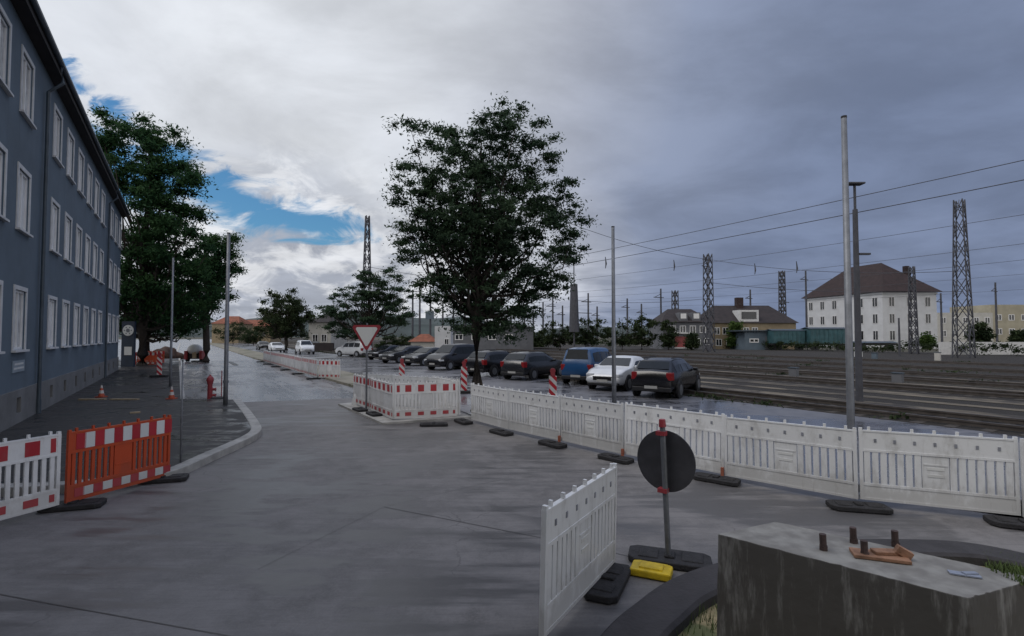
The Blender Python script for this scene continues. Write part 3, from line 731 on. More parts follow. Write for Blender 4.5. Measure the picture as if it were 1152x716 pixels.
# ------------------------------------------------------------------ foundation block in the foreground
def block_mat():
    m = bpy.data.materials.new('stained_concrete'); m.use_nodes = True; t = m.node_tree; b = t.nodes['Principled BSDF']; b.inputs['Roughness'].default_value = .85
    co = N(t, 'ShaderNodeTexCoord').outputs['Object']
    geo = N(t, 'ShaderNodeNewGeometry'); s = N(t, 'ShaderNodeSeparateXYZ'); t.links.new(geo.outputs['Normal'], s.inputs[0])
    n = N(t, 'ShaderNodeTexNoise'); n.inputs['Scale'].default_value = 6; n.inputs['Detail'].default_value = 8; t.links.new(co, n.inputs['Vector'])
    mp = N(t, 'ShaderNodeMapping'); t.links.new(co, mp.inputs[0]); mp.inputs['Scale'].default_value = (1, 1, .17)
    n2 = N(t, 'ShaderNodeTexNoise'); n2.inputs['Scale'].default_value = 10; n2.inputs['Detail'].default_value = 5; n2.inputs['Roughness'].default_value = .7; t.links.new(mp.outputs[0], n2.inputs['Vector'])
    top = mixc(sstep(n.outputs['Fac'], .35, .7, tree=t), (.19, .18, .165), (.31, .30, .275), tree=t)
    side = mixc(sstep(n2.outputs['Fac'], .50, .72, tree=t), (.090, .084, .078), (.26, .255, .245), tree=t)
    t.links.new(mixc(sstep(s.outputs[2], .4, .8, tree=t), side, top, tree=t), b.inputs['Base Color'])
    bp = N(t, 'ShaderNodeBump'); bp.inputs['Strength'].default_value = .35; bp.inputs['Distance'].default_value = .02; t.links.new(n.outputs['Fac'], bp.inputs['Height']); t.links.new(bp.outputs[0], b.inputs['Normal'])
    return m
BH = 1.0
bc = [G(807, 601, BH), G(1090, 674, BH), G(1168, 651, BH), G(872, 587, BH)]
cen = sum(bc, Vector()) / 4
b = MB(); lo = []
for p in bc: lo.append((p - cen) * 1.03 + cen)
vt = [b.bm.verts.new(p) for p in bc]; vl = [b.bm.verts.new((p.x, p.y, -.03)) for p in lo]
b.bm.faces.new(vt); b.bm.faces.new(vl[::-1])
for i in range(4): b.bm.faces.new((vl[i], vl[(i + 1) % 4], vt[(i + 1) % 4], vt[i]))
bmesh.ops.subdivide_edges(b.bm, edges=b.bm.edges[:], cuts=26, use_grid_fill=True)
from mathutils import noise as mno
b.bm.normal_update()
for v in b.bm.verts:
    sharp = len({tuple(round(c, 1) for c in f.normal) for f in v.link_faces}) > 1
    n1 = mno.noise(v.co * 9); n2 = mno.noise(v.co * 23 + Vector((5, 1, 2)))
    v.co += (cen + Vector((0, 0, .5)) - v.co).normalized() * (.004 * n1 + (max(0, n2) * .012 + .002 if sharp else .003 * n2))
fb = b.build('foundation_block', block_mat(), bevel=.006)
fb.data.transform(Matrix.Translation((-cen.x, -cen.y, 0))); fb.location = (cen.x, cen.y, 0)
tag(fb, 'stained concrete foundation block with four anchor bolts in the near right corner', 'concrete block')
for (x, y) in ((926.5, 619), (960.5, 611), (973, 627), (1007.5, 615)):
    p = G(x, y, BH); b = MB(); p0 = Vector((p.x - cen.x, p.y - cen.y, BH - .02))
    b.tube([p0, p0 + Vector((-.004, 0, .125))], .021, 10); b.tube([p0 + Vector((0, 0, .02)), p0 + Vector((0, 0, .05))], .027, 6)
    b.build('anchor_bolt', M['rust'], fb)
p0, p1 = G(958, 624, BH), G(1022, 632, BH)
b = MB(); d = p1 - p0
b.box((0, 0, .012), (d.length, .13, .022)); b.box((.07, .03, .034), (d.length * .7, .07, .02), Matrix.Rotation(.25, 3, 'Z')); b.box((d.length * .44, .02, .045), (.09, .05, .05), Matrix.Rotation(.5, 3, 'Y'))
o = b.build('broken_board', M['wood'], bevel=.004); o.location = (p0 + p1) / 2 + Vector((0, 0, .002)); o.rotation_euler.z = math.atan2(d.y, d.x)
tag(o, 'broken brown board lying between the bolts on the concrete block', 'board')
b = MB(); b.box((0, 0, .004), (.15, .05, .008)); b.box((.03, .01, .012), (.08, .03, .008), Matrix.Rotation(.4, 3, 'Z')); o = b.build('blue_scrap', mat('blue_scrap_plastic', (.28, .31, .38), .5, .2)); o.location = G(1085, 647, BH + .003); o.rotation_euler.z = -.4
tag(o, 'small blue plastic scrap on the right end of the concrete block', 'litter')
# dark ring kerb round the block, mossy ground inside
outer_px = [(640, 770), (660, 735), (675, 713), (695, 692), (717, 675), (743, 656), (774, 642), (810, 631), (870, 614), (940, 607), (1010, 606), (1080, 609), (1152, 622), (1230, 645)]
ol = smoothline([G(x, y, .12) for x, y in outer_px], 4)
ol = [Vector((p.x, p.y, 0)) for p in ol]
il = offset(ol, -.42)
b = MB(); prof = [(-.02, -.03), (0, .10), (.03, .125), (.39, .13), (.42, .10), (.42, -.03)]
rings = []
for i, p in enumerate(ol):
    dirv = (il[i] - p).normalized(); rings.append([b.bm.verts.new(p + dirv * x + Vector((0, 0, z))) for x, z in prof])
for r0, r1 in zip(rings[:-1], rings[1:]):
    for k in range(len(prof)): b.bm.faces.new((r0[k], r1[k], r1[(k + 1) % len(prof)], r0[(k + 1) % len(prof)]))
b.bm.faces.new(rings[0]); b.bm.faces.new(rings[-1][::-1])
structure(b.build('ring_kerb', M['blackpipe']))
mp_ = [p for p in il] + [Vector((6.5, 1.0, 0)), Vector((1.2, .8, 0))]
b = MB(); b.face([(p.x, p.y, .022) for p in mp_]); structure(b.build('planting_bed', M['moss']))
gb = MB(); g = random.Random(3)
def blades(n, cx, cy, r, z, hmin, hmax):
    for i in range(n):
        a = g.uniform(0, 6.28); rr = r * math.sqrt(g.random()); x = cx + math.cos(a) * rr; y = cy + math.sin(a) * rr; hh = g.uniform(hmin, hmax); t = g.uniform(0, 6.28); w = .006; l = g.uniform(0, .6) * hh
        gb.face([(x - w * math.cos(t), y - w * math.sin(t), z), (x + w * math.cos(t), y + w * math.sin(t), z), (x + l * math.sin(t), y - l * math.cos(t), z + hh)])
for (x, y, r, n) in ((815, 700, .25, 90), (790, 716, .25, 90), (1150, 648, .3, 600), (1190, 660, .5, 800), (1130, 640, .12, 150)):
    p = G(x, y); blades(n, p.x, p.y, r, .0, .05, .16)
bp2 = G(1150, 648, BH); blades(260, bp2.x, bp2.y, .14, BH - .01, .02, .06)
tag(gb.build('grass', M['grass']), kind='stuff')

# ------------------------------------------------------------------ trees
def leaf_mat(name, dark, light, scale=.9):
    m = bpy.data.materials.new(name); m.use_nodes = True; t = m.node_tree; b = t.nodes['Principled BSDF']; b.inputs['Roughness'].default_value = .7; b.inputs['Specular IOR Level'].default_value = .12
    co = N(t, 'ShaderNodeTexCoord').outputs['Object']
    n = N(t, 'ShaderNodeTexNoise'); n.inputs['Scale'].default_value = scale; n.inputs['Detail'].default_value = 3; t.links.new(co, n.inputs['Vector'])
    n2 = N(t, 'ShaderNodeTexNoise'); n2.inputs['Scale'].default_value = scale * 12; t.links.new(co, n2.inputs['Vector'])
    f = wmath('ADD', wmath('MULTIPLY', n.outputs['Fac'], .55, tree=t), wmath('MULTIPLY', n2.outputs['Fac'], .45, tree=t), tree=t)
    c = mixc(sstep(f, .38, .62, tree=t), dark, light, tree=t); t.links.new(c, b.inputs['Base Color'])
    tr = N(t, 'ShaderNodeBsdfTranslucent'); t.links.new(c, tr.inputs[0]); mx = N(t, 'ShaderNodeMixShader'); mx.inputs[0].default_value = .35
    t.links.new(b.outputs[0], mx.inputs[1]); t.links.new(tr.outputs[0], mx.inputs[2]); t.links.new(mx.outputs[0], t.nodes['Material Output'].inputs[0])
    return m
M['leafA'] = leaf_mat('locust_leaves', (.028, .054, .034), (.066, .108, .058))
M['leafB'] = leaf_mat('maple_leaves', (.019, .056, .026), (.055, .115, .042), .5)
M['leafC'] = leaf_mat('bush_leaves', (.022, .036, .018), (.055, .075, .032), .5)
M['leafD'] = leaf_mat('bright_leaves', (.045, .085, .022), (.085, .13, .035), .5)
def leaves(name, centres, radii, counts, size, m, parent, seed, flat=.5, droop=.25):
    r = np.random.default_rng(seed); pos = []
    for c, rad, n in zip(centres, radii, counts):
        d = r.normal(size=(n, 3)); d /= np.linalg.norm(d, axis=1)[:, None]; d *= np.abs(r.normal(0, .50, n))[:, None].clip(0, .98)
        pos.append(np.array(c) + d * np.array(rad))
    pos = np.concatenate(pos); n = len(pos)
    s = size * (.6 + .8 * r.random(n))[:, None]
    nrm = r.normal(size=(n, 3)) * np.array([1, 1, 1]) + np.array([0, 0, .9]); nrm /= np.linalg.norm(nrm, axis=1)[:, None]
    t = np.cross(nrm, r.normal(size=(n, 3))); t /= np.linalg.norm(t, axis=1)[:, None] + 1e-9; bt = np.cross(nrm, t)
    v = np.empty((n, 4, 3)); v[:, 0] = pos - t * s; v[:, 1] = pos + bt * s * .36 + nrm * s * .12; v[:, 2] = pos + t * s; v[:, 3] = pos - bt * s * .36 + nrm * s * .12
    me = bpy.data.meshes.new(name); me.vertices.add(n * 4); me.vertices.foreach_set('co', v.reshape(-1).astype(np.float32))
    me.loops.add(n * 4); me.loops.foreach_set('vertex_index', np.arange(n * 4, dtype=np.int32))
    me.polygons.add(n); me.polygons.foreach_set('loop_start', np.arange(0, n * 4, 4, dtype=np.int32))
    me.update(calc_edges=True); me.materials.append(m)
    o = bpy.data.objects.new(name, me); COL.objects.link(o); o.parent = parent; return o
def tree(name, label, px, base_y, depth, lobes, trunk_r, fork_y, leaf, m, nclump, per, seed, clump=.55, flat=.55, depth_k=1.0, group=None, cat='tree', base=None):
    """lobes are crown masses given as seen from the street (centre and half sizes)"""
    q = random.Random(seed); k = depth / 576
    p = base if base is not None else P(px, base_y, depth); p = Vector((p.x, p.y, 0))
    root = empty(name, p, 0, label, cat, group)
    area = sum(l[2] * l[3] for l in lobes); cs, rs, ns = [], [], []
    for (lx, ly, rx, ry) in lobes:
        c = P(lx, ly, depth) - p
        for i in range(max(3, int(nclump * rx * ry / area))):
            while True:
                d = Vector((q.uniform(-1, 1), q.uniform(-1, 1), q.uniform(-1, 1)))
                if .30 < d.length <= 1: break
            dr = (rx + ry) / 2 * depth_k
            cs.append(c + Vector((d.x * rx * k, d.y * dr * k, d.z * ry * k)))
            s = clump * q.uniform(.6, 1.35); rs.append((s, s, s * flat)); ns.append(int(per * q.uniform(.6, 1.4)))
    cs_n = [tuple(c) for c in cs]
    leaves('crown', cs_n, rs, ns, leaf, m, root, seed)
    b = MB(); fz = P(px, fork_y, depth).z; top = max(c.z for c in cs)
    lean = Vector((sum(c.x for c in cs) / len(cs), sum(c.y for c in cs) / len(cs), 0)) * .5
    trunk = [Vector((0, 0, -.1)), Vector((trunk_r * .1, 0, fz * .35)), Vector((-trunk_r * .15, 0, fz)) + lean * .1, lean * .5 + Vector((0, 0, fz + (top - fz) * .4)), lean + Vector((0, 0, fz + (top - fz) * .85))]
    b.tube([trunk[0], trunk[0] + Vector((0, 0, .25)), *trunk[1:]], [trunk_r * 1.5, trunk_r * 1.08, trunk_r, trunk_r * .88, trunk_r * .5, trunk_r * .1], 10)
    for c in cs[:: max(1, len(cs) // 60)]:
        z0 = fz + max(0, (min(c.z, top) - fz)) * q.uniform(.05, .5); z0 = min(z0, fz + (top - fz) * .8)
        t = (z0 - fz) / max(.01, top - fz); s0 = trunk[2].lerp(trunk[4], min(1, t / .85))
        ln = (c - s0).length; r0 = trunk_r * (.42 - .25 * t) * q.uniform(.7, 1.1); pts = [s0]
        for m_ in range(1, 5):
            f_ = m_ / 5; w_ = ln * .07
            pts.append(s0.lerp(c, f_) + Vector((q.uniform(-w_, w_), q.uniform(-w_, w_), q.uniform(-w_, w_) - .16 * ln * math.sin(f_ * math.pi) * (.5 + f_))))
        pts.append(c); b.tube(pts, [r0 * k_ for k_ in (1, .8, .62, .45, .3, .14)], 6)
        for m_ in range(4):
            o_ = pts[q.choice((2, 3, 4))]; e_ = o_ + Vector((q.uniform(-1, 1), q.uniform(-1, 1), q.uniform(-.3, .9))) * min(ln * .2, .45)
            b.tube([o_, o_.lerp(e_, .5) + Vector((0, 0, .04 * ln)), e_], [r0 * .32, r0 * .2, r0 * .06], 4)
    b.build('trunk', M['bark'], root, smooth=True)
    return root
# the tree by the fence
tree('deciduous_tree', 'airy dark green tree with forked trunk standing in the middle behind the white barriers', 536, 470, 15.6,
     [(545, 240, 70, 60), (560, 372, 24, 13), (500, 342, 26, 14), (600, 345, 28, 18), (620, 318, 24, 18), (478, 150, 38, 22), (500, 185, 42, 32), (590, 150, 52, 36), (545, 165, 40, 34), (610, 205, 40, 34), (560, 225, 62, 45), (476, 232, 34, 20), (470, 278, 40, 24), (520, 285, 60, 40), (640, 245, 24, 26), (610, 275, 48, 42), (465, 205, 28, 28), (500, 240, 46, 36), (452, 262, 16, 20), (560, 270, 50, 40), (640, 285, 18, 24),
      (500, 318, 42, 24), (555, 330, 52, 34), (605, 325, 30, 22), (530, 360, 26, 16), (578, 362, 26, 18)],
     .185, 372, .055, M['leafA'], 660, 165, 11, .50, .45, .95)
tree('maple_tree', 'tallest dense green tree rising behind the far end of the blue house', 160, 402, 40,
     [(140, 160, 38, 38), (165, 180, 45, 50), (200, 215, 32, 40), (150, 250, 58, 60), (200, 270, 42, 45), (150, 330, 55, 45), (205, 330, 40, 35)],   .4, 375, .14, M['leafB'], 260, 300, 21, 1.25, .6, .8, group='dense trees left of the street')
tree('maple_tree', 'shorter dense green tree right of the tallest one, behind the bare pole', 232, 398, 47,
     [(238, 290, 26, 26), (225, 320, 38, 36), (250, 300, 18, 28), (205, 350, 34, 24), (262, 270, 5, 9)], .3, 368, .14, M['leafB'], 130, 280, 22, 1.1, .6, .8, group='dense trees left of the street')
tree('maple_tree', 'dark low tree at the foot of the tallest tree, right behind the blue house corner', 165, 402, 44,
     [(150, 345, 40, 32), (190, 355, 40, 25)], .25, 385, .15, M['leafB'], 80, 220, 27, 1.1, .6, .7, group='dense trees left of the street')
tree('round_tree', 'rounded dark green tree standing alone at the far end of the street', 322, 389, 85, [(320, 352, 27, 28), (330, 362, 22, 18), (305, 366, 16, 14)], .3, 380, .20, M['leafC'], 120, 180, 23, 1.2, .65)
tree('spreading_tree', 'wide layered dark tree behind the give way sign, in front of the lattice mast', 415, 398, 60,
     [(425, 310, 24, 12), (405, 325, 26, 16), (440, 330, 24, 16), (418, 350, 46, 22), (375, 350, 18, 22), (445, 355, 20, 14), (395, 372, 28, 10)], .35, 384, .14, M['leafA'], 190, 190, 24, .95, .4)
# trees and bushes beyond the tracks
bushes = [(630, 375, 22, 15, 85, 'leafC', 'dark bush left of the round bush beyond the tracks'), (659, 372, 24, 16, 80, 'leafC', 'rounded dark bush beyond the tracks under the thick tubular mast'), (700, 376, 26, 13, 88, 'leafC', 'long dark bush beyond the tracks right of the pole by the white car'),
          (722, 372, 18, 18, 90, 'leafC', 'taller ragged bush left of the dark roofed houses'), (752, 376, 10, 18, 88, 'leafC', 'narrow dark tree against the left wall of the dark roofed houses'), (828, 376, 8, 15, 92, 'leafD', 'small bright green tree in front of the ochre house'), (778, 384, 7, 9, 86, 'leafC', 'little dark shrub by the red poster of the dark roofed house'),
          (1103, 375, 13, 10, 70, 'leafC', 'dark bush below the big lattice mast'), (1148, 380, 10, 8, 74, 'leafC', 'reddish dark bush at the right picture edge beyond the tracks'), (1043, 383, 6, 9, 92, 'leafD', 'small green tree in front of the white house'),
          (606, 382, 14, 9, 110, 'leafC', 'low far bush right of the tree trunk'), (262, 372, 20, 12, 150, 'leafC', 'far hedge tree at the end of the street behind the bare pole'), (285, 378, 14, 8, 130, 'leafC', 'low far tree left of the rounded street tree'), (355, 380, 10, 8, 100, 'leafC', 'small bush right of the rounded street tree'),
          (445, 385, 26, 8, 90, 'leafC', 'low hedge behind the give way sign'), (555, 385, 22, 8, 95, 'leafC', 'dull hedge beyond the tracks behind the tree trunk')]
for i, (x, y, rx, ry, dp, lm, l) in enumerate(bushes):
    tree('bush', l, x, 395, dp, [(x, y, rx, ry), (x - rx * .35, y + ry * .4, rx * .6, ry * .6), (x + rx * .3, y + ry * .45, rx * .6, ry * .55)], .12, y + ry * .6, .24, M[lm], 50, 70, 40 + i, .011 * dp, .7, .6, group='bushes and small trees in the distance', cat='bush')

# ------------------------------------------------------------------ railway
ti = 0
for k, (a, w) in enumerate(((20.9, .8), (22.9, .6), (25.2, 1.2), (30.3, 1.4), (36.0, 1.0), (41.3, 1.3))):
    along_sheet('gravel_path', -60, 300, a - w / 2, a + w / 2, .012, M['path'])
for a in (18.4, 27.7, 33.0, 38.6, 46, 56):
    t = empty('railway_track', UA(0, a), UROT, ('railway track nearest the wet car park' if ti == 0 else '%s railway track counted from the car park' % ordn[ti]) if ti < 5 else 'farthest railway track before the houses', 'railway track', 'parallel railway tracks'); ti += 1
    for s in (-.75, .75):
        b = MB(); b.box((120, s, .145), (330, .075, .05)); b.box((120, s, .07), (330, .03, .10)); b.build('rail', M['railtop'] if 'railtop' in M else M.setdefault('railtop', mat('rail_steel', (.12, .105, .095), .45, .2, 3, metallic=.5)), t)
    b = MB()
    for k in range(-15, 260 if a < 50 else 160): b.box((k * .75 * (1 if a < 50 else 1.6), 0, -.02), (.26, 2.5, .06))
    o = b.build('sleepers', M.setdefault('sleeper', mat('sleepers', (.05, .043, .038), .9, .25, 3)), t); o['kind'] = 'stuff'
# low kerb wall between car park and tracks
def lattice(px, top, depth, wb, wt, label, arms=(), solid=False, name='lattice_mast'):
    p = P(px, 390, depth); h = P(px, top, depth).z; r = empty(name, (p.x, p.y, 0), UROT, label, 'mast', 'railway masts')
    b = MB(); n = max(5, int(h / (wb * 1.3)))
    lw = max(.07, depth * .0011)
    if solid:
        b.tube([(0, 0, 0), (0, 0, h)], [wb / 2, wt / 2], 10)
    else:
        for sx in (-1, 1):
            for sy in (-1, 1): b.beam((sx * wb / 2, sy * wb / 2, 0), (sx * wt / 2, sy * wt / 2, h), lw * 1.3)
        for i in range(n):
            z0, z1 = h * i / n, h * (i + 1) / n; w0 = (wb + (wt - wb) * i / n) / 2; w1 = (wb + (wt - wb) * (i + 1) / n) / 2
            for s in (-1, 1):
                b.beam((s * w0, -w0, z0), (s * w1, w1, z1), lw); b.beam((s * w0, w0, z0), (s * w1, -w1, z1), lw); b.beam((-w0, s * w0, z0), (w1, s * w1, z1), lw); b.beam((w0, s * w0, z0), (-w1, s * w1, z1), lw)
    b.build('shaft', M['mast'], r)
    for (z, l0, l1) in arms:
        zz = P(px, z, depth).z; b = MB(); b.beam((0, -l0, zz), (0, l1, zz), lw * 1.2); b.beam((0, 0, zz + .7), (0, l1 * .9, zz), lw * .8); b.build('cross_arm', M['mast'], r)
    return r
lattice(412, 243, 72, 1.3, .45, 'tall lattice mast rising from the wide tree behind the give way sign')
lattice(797.5, 286, 76, 1.2, .85, 'sturdy lattice mast standing before the dark roofed houses', ((293, .3, 1.2), (300, .3, 1.4)))
lattice(760, 327, 110, 1.2, .9, 'short lattice mast behind the left end of the dark roofed houses')
lattice(881, 305, 105, 1.1, .8, 'lattice mast rising behind the right end of the dark roofed houses', ((340, 2.5, .2),))
lattice(1084, 225, 56, 1.55, .75, 'largest lattice mast, at the right between white house and picture edge', ((232, .4, .4),))
lattice(1028, 300, 68, .85, .5, 'slim lattice mast standing before the right half of the white house')
lattice(646, 290, 78, .3, .14, 'thin tubular mast with a thick lower half above the round bush', ((352, 3.5, .5),), True, 'tubular_mast')
b = MB(); p = P(646, 390, 78); z0, z1 = 3.0, P(646, 320, 78).z; b.tube([(0, 0, z0), (0, 0, z1)], [.8, .55], 10); b.build('thick_casing', M['mast'], [o for o in bpy.data.objects if o.get('label', '').startswith('thin tubular mast with a thick')][0])
far = [(472, 318, 95, 'thin far mast left of the square signal sign'), (484, 322, 90, 'far mast carrying the square signal sign'), (510, 335, 110, 'far mast right of the square signal sign'), (523, 345, 125, 'short far mast just left of the tree trunk'), (575, 352, 140, 'tiny far mast right of the tree trunk'),
       (611, 340, 130, 'far thin mast above the low bush'), (622, 335, 120, 'far thin mast left of the thick tubular mast'), (662, 330, 115, 'far thin mast right of the thick tubular mast'), (744, 325, 100, 'thin pole mast left of the dark roofed houses'), (908, 305, 100, 'thin pole mast at the left edge of the white house'), (1012, 358, 60, 'low signal post before the white house')]
far += [(548, 338, 150, 'very far thin mast close left of the tree trunk'), (590, 346, 160, 'very far thin mast between tree trunk and low bush'), (600, 352, 150, 'very far thin mast left of the low bush'), (633, 344, 140, 'very far mast close left of the thick tubular mast'),
        (672, 345, 140, 'very far thin mast left of the bare pole by the white car'), (706, 336, 130, 'far thin mast right of the bare pole by the white car'), (722, 342, 150, 'very far thin mast above the ragged bush'), (845, 326, 125, 'far thin mast above the chimney of the ochre house'),
        (464, 326, 130, 'far thin mast at the right edge of the wide tree'), (498, 340, 150, 'very far thin mast above the small white hut'), (1060, 330, 90, 'thin mast just right of the white house'), (1122, 318, 84, 'thin mast between the largest mast and the picture edge'), (938, 318, 120, 'far thin mast rising behind the white house roof')]
for i, (x, y, dp, l) in enumerate(far):
    lattice(x, y, dp, dp * .0045, dp * .003, l, ((y + 10, .8, 2.0),) if i != 10 else (), True, 'catenary_mast')
sq = P(484, 355, 90); b = MB(); b.box((0, 0, 0), (1.5, .1, 1.4)); o = b.build('signal_board', M['bluegrey']); o.location = sq - Vector((0, .5, 0)); tag(o, 'square grey signal board on a far mast left of the tree trunk', 'signal board')
# lamp mast beside the tracks
p = G(967, 452); lm = empty('lamp_mast', (p.x, p.y, 0), 0, 'dark mast topped by a flat lamp, just right of the tall steel pole', 'mast')
zl = P(966, 208, p.y).z; zk = P(966, 236, p.y).z
b = MB(); b.tube([(0, 0, 0), (0, 0, zk)], [.12, .085], 12); b.build('lower_shaft', M['mast'], lm); b = MB(); b.tube([(0, 0, zk), (0, 0, zl)], .045, 10); b.build('upper_shaft', M['mast'], lm)
b = MB(); b.box((0, 0, zl + .03), (.62, .34, .07)); b.build('lamp_head', M['mast'], lm, bevel=.02); za = P(975, 286, p.y).z; b = MB(); b.box((.30, 0, za), (.42, .12, .07)); b.build('bracket_lamp', M['mast'], lm)
p = G(971, 447); b = MB(); b.box((0, 0, 1.62), (.30, .10, .22)); b.box((0, 0, .75), (.05, .05, 1.5)); o = b.build('marker_post', M['whiteref']); o.location = (p.x + 1.2, p.y + 2, 0); tag(o, 'small white marker board on a post beside the lamp mast', 'marker')
# overhead lines: along the tracks with sag
def wire(a, zh, s0, s1, label, r=.02, sag=.8, step=55):
    pts = []; s = s0
    while s <= s1:
        f = ((s - s0) % step) / step; pts.append(UA(s, a, zh - 4 * sag * f * (1 - f))); s += 5.5
    b = MB(); b.tube(pts, r, 5); o = b.build('overhead_wire', M['wire']); tag(o, label, 'wire', 'overhead wires')
    return o
wire(21, 7.85, -60, 215, 'highest overhead wire crossing the sky at the right, just above its twin', .014, .35)
wire(21.4, 7.35, -60, 215, 'second highest overhead wire at the right, just below its twin', .016, .35)
wire(30, 7.9, -60, 300, 'third overhead wire from the top at the right', .011, .5)
wire(34, 7.2, -60, 300, 'fourth overhead wire from the top at the right', .011, .5)
wire(41, 7.2, -60, 300, 'fifth overhead wire from the top at the right', .011, .5)
wire(50, 7.2, -60, 300, 'sixth overhead wire from the top, just above the white house roof', .011, .5)
wire(60, 6.8, -60, 300, 'lowest overhead wire at the right, crossing the white house wall', .011, .5)
def span(p, q, label, sag=.6, r=.03):
    b = MB(); b.tube([p.lerp(q, i / 14) - Vector((0, 0, 4 * sag * (i / 14) * (1 - i / 14))) for i in range(15)], r, 5); tag(b.build('span_wire', M['wire']), label, 'wire', 'span wires between masts')
span(P(600, 235, 60), P(797, 292, 76), 'span wire falling from behind the tree to the sturdy mast before the houses', .9)
span(P(797, 292, 76), P(1084, 305, 56), 'upper span wire from the sturdy mast to the largest mast', .9)
span(P(797, 318, 76), P(1084, 328, 56), 'lower span wire from the sturdy mast to the largest mast', .6)
span(P(646, 338, 78), P(797, 336, 76), 'span wire from the tubular mast to the sturdy mast', .5)
span(P(412, 300, 72), P(646, 322, 78), 'upper span wire from the tall left mast to the tubular mast', .8)
for i, (x, y, dp) in enumerate(((681, 297, 66), (758, 300, 70), (849, 304, 70), (896, 302, 66))):
    b = MB(); q = P(x, y, dp); b.tube([q + Vector((0, 0, .9)), q + Vector((.1, 0, 0)), q + Vector((0, 0, -.6))], [.05, .11, .05], 8); tag(b.build('insulator', M['mast']), 'small dark insulator hanging from the wires %s' % ['by the pole in front of the white car', 'left of the sturdy mast', 'over the houses, right of the sturdy mast', 'left of the white house roof'][i], 'insulator', 'hanging insulators')

q3 = random.Random(31); cs, rs, ns = [], [], []
for i in range(170):
    s_, a_ = q3.uniform(5, 130), q3.choice((17.0, 17.2, 20.0, 24.1, 26.4, 29.0, 31.6, 34.4, 39.9, 43, 47, 51.5, 58.5)); p = UA(s_, a_ + q3.uniform(-.5, .5)); k = q3.uniform(.4, 1.5)
    cs.append((p.x, p.y, .06)); rs.append((k * 1.6, k, .16)); ns.append(int(60 * k))
leaves('weeds', cs, rs, ns, .09, M['leafC'], None, 78); tag(bpy.data.objects['weeds'], kind='stuff')
for i, (x, y, hh, l) in enumerate(((893, 425, .9, 'small grey relay box between the tracks left of the tall pole'), (1010, 431, .8, 'small grey relay box between the tracks right of the lamp mast'), (1055, 406, 1.3, 'pale relay cabinet near the far tracks before the white house'), (984, 405, 1.1, 'greenish relay cabinet beside the lamp mast at the far tracks'))):
    r_ = empty('relay_box', G(x, y), UROT, l, 'relay box', 'relay boxes in the rail yard')
    b = MB(); hh *= .6; b.box((0, 0, hh / 2), (.45, .3, hh)); b.build('housing', M[('greywall', 'greywall', 'cream', 'bluegrey')[i]], r_, bevel=.02)
    b = MB(); b.box((0, 0, hh + .03), (.52, .36, .05)); b.build('lid', M['gutter'], r_)
# ------------------------------------------------------------------ buildings beyond the tracks
def wall_frame(p, q):
    d = (q - p); return d.length, math.atan2(d.y, d.x)
def win_part(parent, x, z, w, h, y=-.02, fm='frame', pm='darkpane'):
    b = MB(); t = .09 * w
    b.box((x - w / 2 + t / 2, y, z), (t, .06, h)); b.box((x + w / 2 - t / 2, y, z), (t, .06, h)); b.box((x, y, z + h / 2 - t / 2), (w - 2 * t, .06, t)); b.box((x, y, z - h / 2 + t / 2), (w - 2 * t, .06, t)); b.box((x, y, z), (t, .06, h - 2 * t))
    f = b.build('window', M[fm], parent); b = MB(); b.box((x, y + .012, z), (w - t, .03, h - t)); b.build('pane', M[pm], f); return f
# white house with the hipped roof: corner frame at C, x to the right, y away
C = P(994, 390, 98); Lf = P(907, 390, 116); Rf = P(1055, 390, 98.5)
wh = empty('white_house', (C.x, C.y, 0), math.atan2(Rf.y - C.y, Rf.x - C.x), 'large white three storey house with dark red hipped roof beyond the tracks', 'house')
inv = Matrix.Rotation(-wh.rotation_euler.z, 3, 'Z'); l3 = inv @ (Vector((Lf.x, Lf.y, 0)) - wh.location); W = (Vector((Rf.x, Rf.y, 0)) - wh.location).length
EH = P(994, 328, 98).z
b = MB(); plan = [(0, 0), (W, 0), (W + l3.x, l3.y), (l3.x, l3.y)]; b.prism(plan, -.1, EH); b.build('wall', M['palewall'], wh)
ov = .7; c4 = Vector((sum(p[0] for p in plan) / 4, sum(p[1] for p in plan) / 4, 0)); ex = [Vector((p[0], p[1], 0)) + (Vector((p[0], p[1], 0)) - c4).normalized() * ov * 1.4 for p in plan]
RH = P(1000, 297, 105).z
r0 = c4 + Vector((l3.x, l3.y, 0)) * -.20; r1 = c4 + Vector((l3.x, l3.y, 0)) * .20
b = MB(); ev = [b.bm.verts.new((p.x, p.y, EH - .05)) for p in ex]; ra_ = b.bm.verts.new((r0.x, r0.y, RH)); rb_ = b.bm.verts.new((r1.x, r1.y, RH))
b.bm.faces.new((ev[0], ev[1], ra_)); b.bm.faces.new((ev[1], ev[2], rb_, ra_)); b.bm.faces.new((ev[2], ev[3], rb_)); b.bm.faces.new((ev[3], ev[0], ra_, rb_)); b.bm.faces.new(ev[::-1])
rf = b.build('roof', M['tile'], wh)
q = r0.lerp(Vector((W, 2, 0)), .55); b = MB(); b.box((q.x, q.y, RH - 2.2), (.8, .8, 2.6)); b.build('chimney', M['tile'], rf)
b = MB(); b.prism([(p[0] + (-.15 if p[0] < c4.x else .15), p[1] + (-.15 if p[1] < c4.y else .15)) for p in plan], EH - .5, EH - .2); b.build('cornice', M['palewall'], wh)
flo = (EH - .6) / 3.2
for r in range(3):
    for c in range(3): win_part(wh, W * (c + .5) / 3, 2.2 + r * flo + .3, 1.15, 1.9, fm='surround')
lw = empty('left_tmp')
bpy.data.objects.remove(lw)
la = math.atan2(-l3.y, -l3.x); ll = math.hypot(l3.x, l3.y)
side = MB(); 
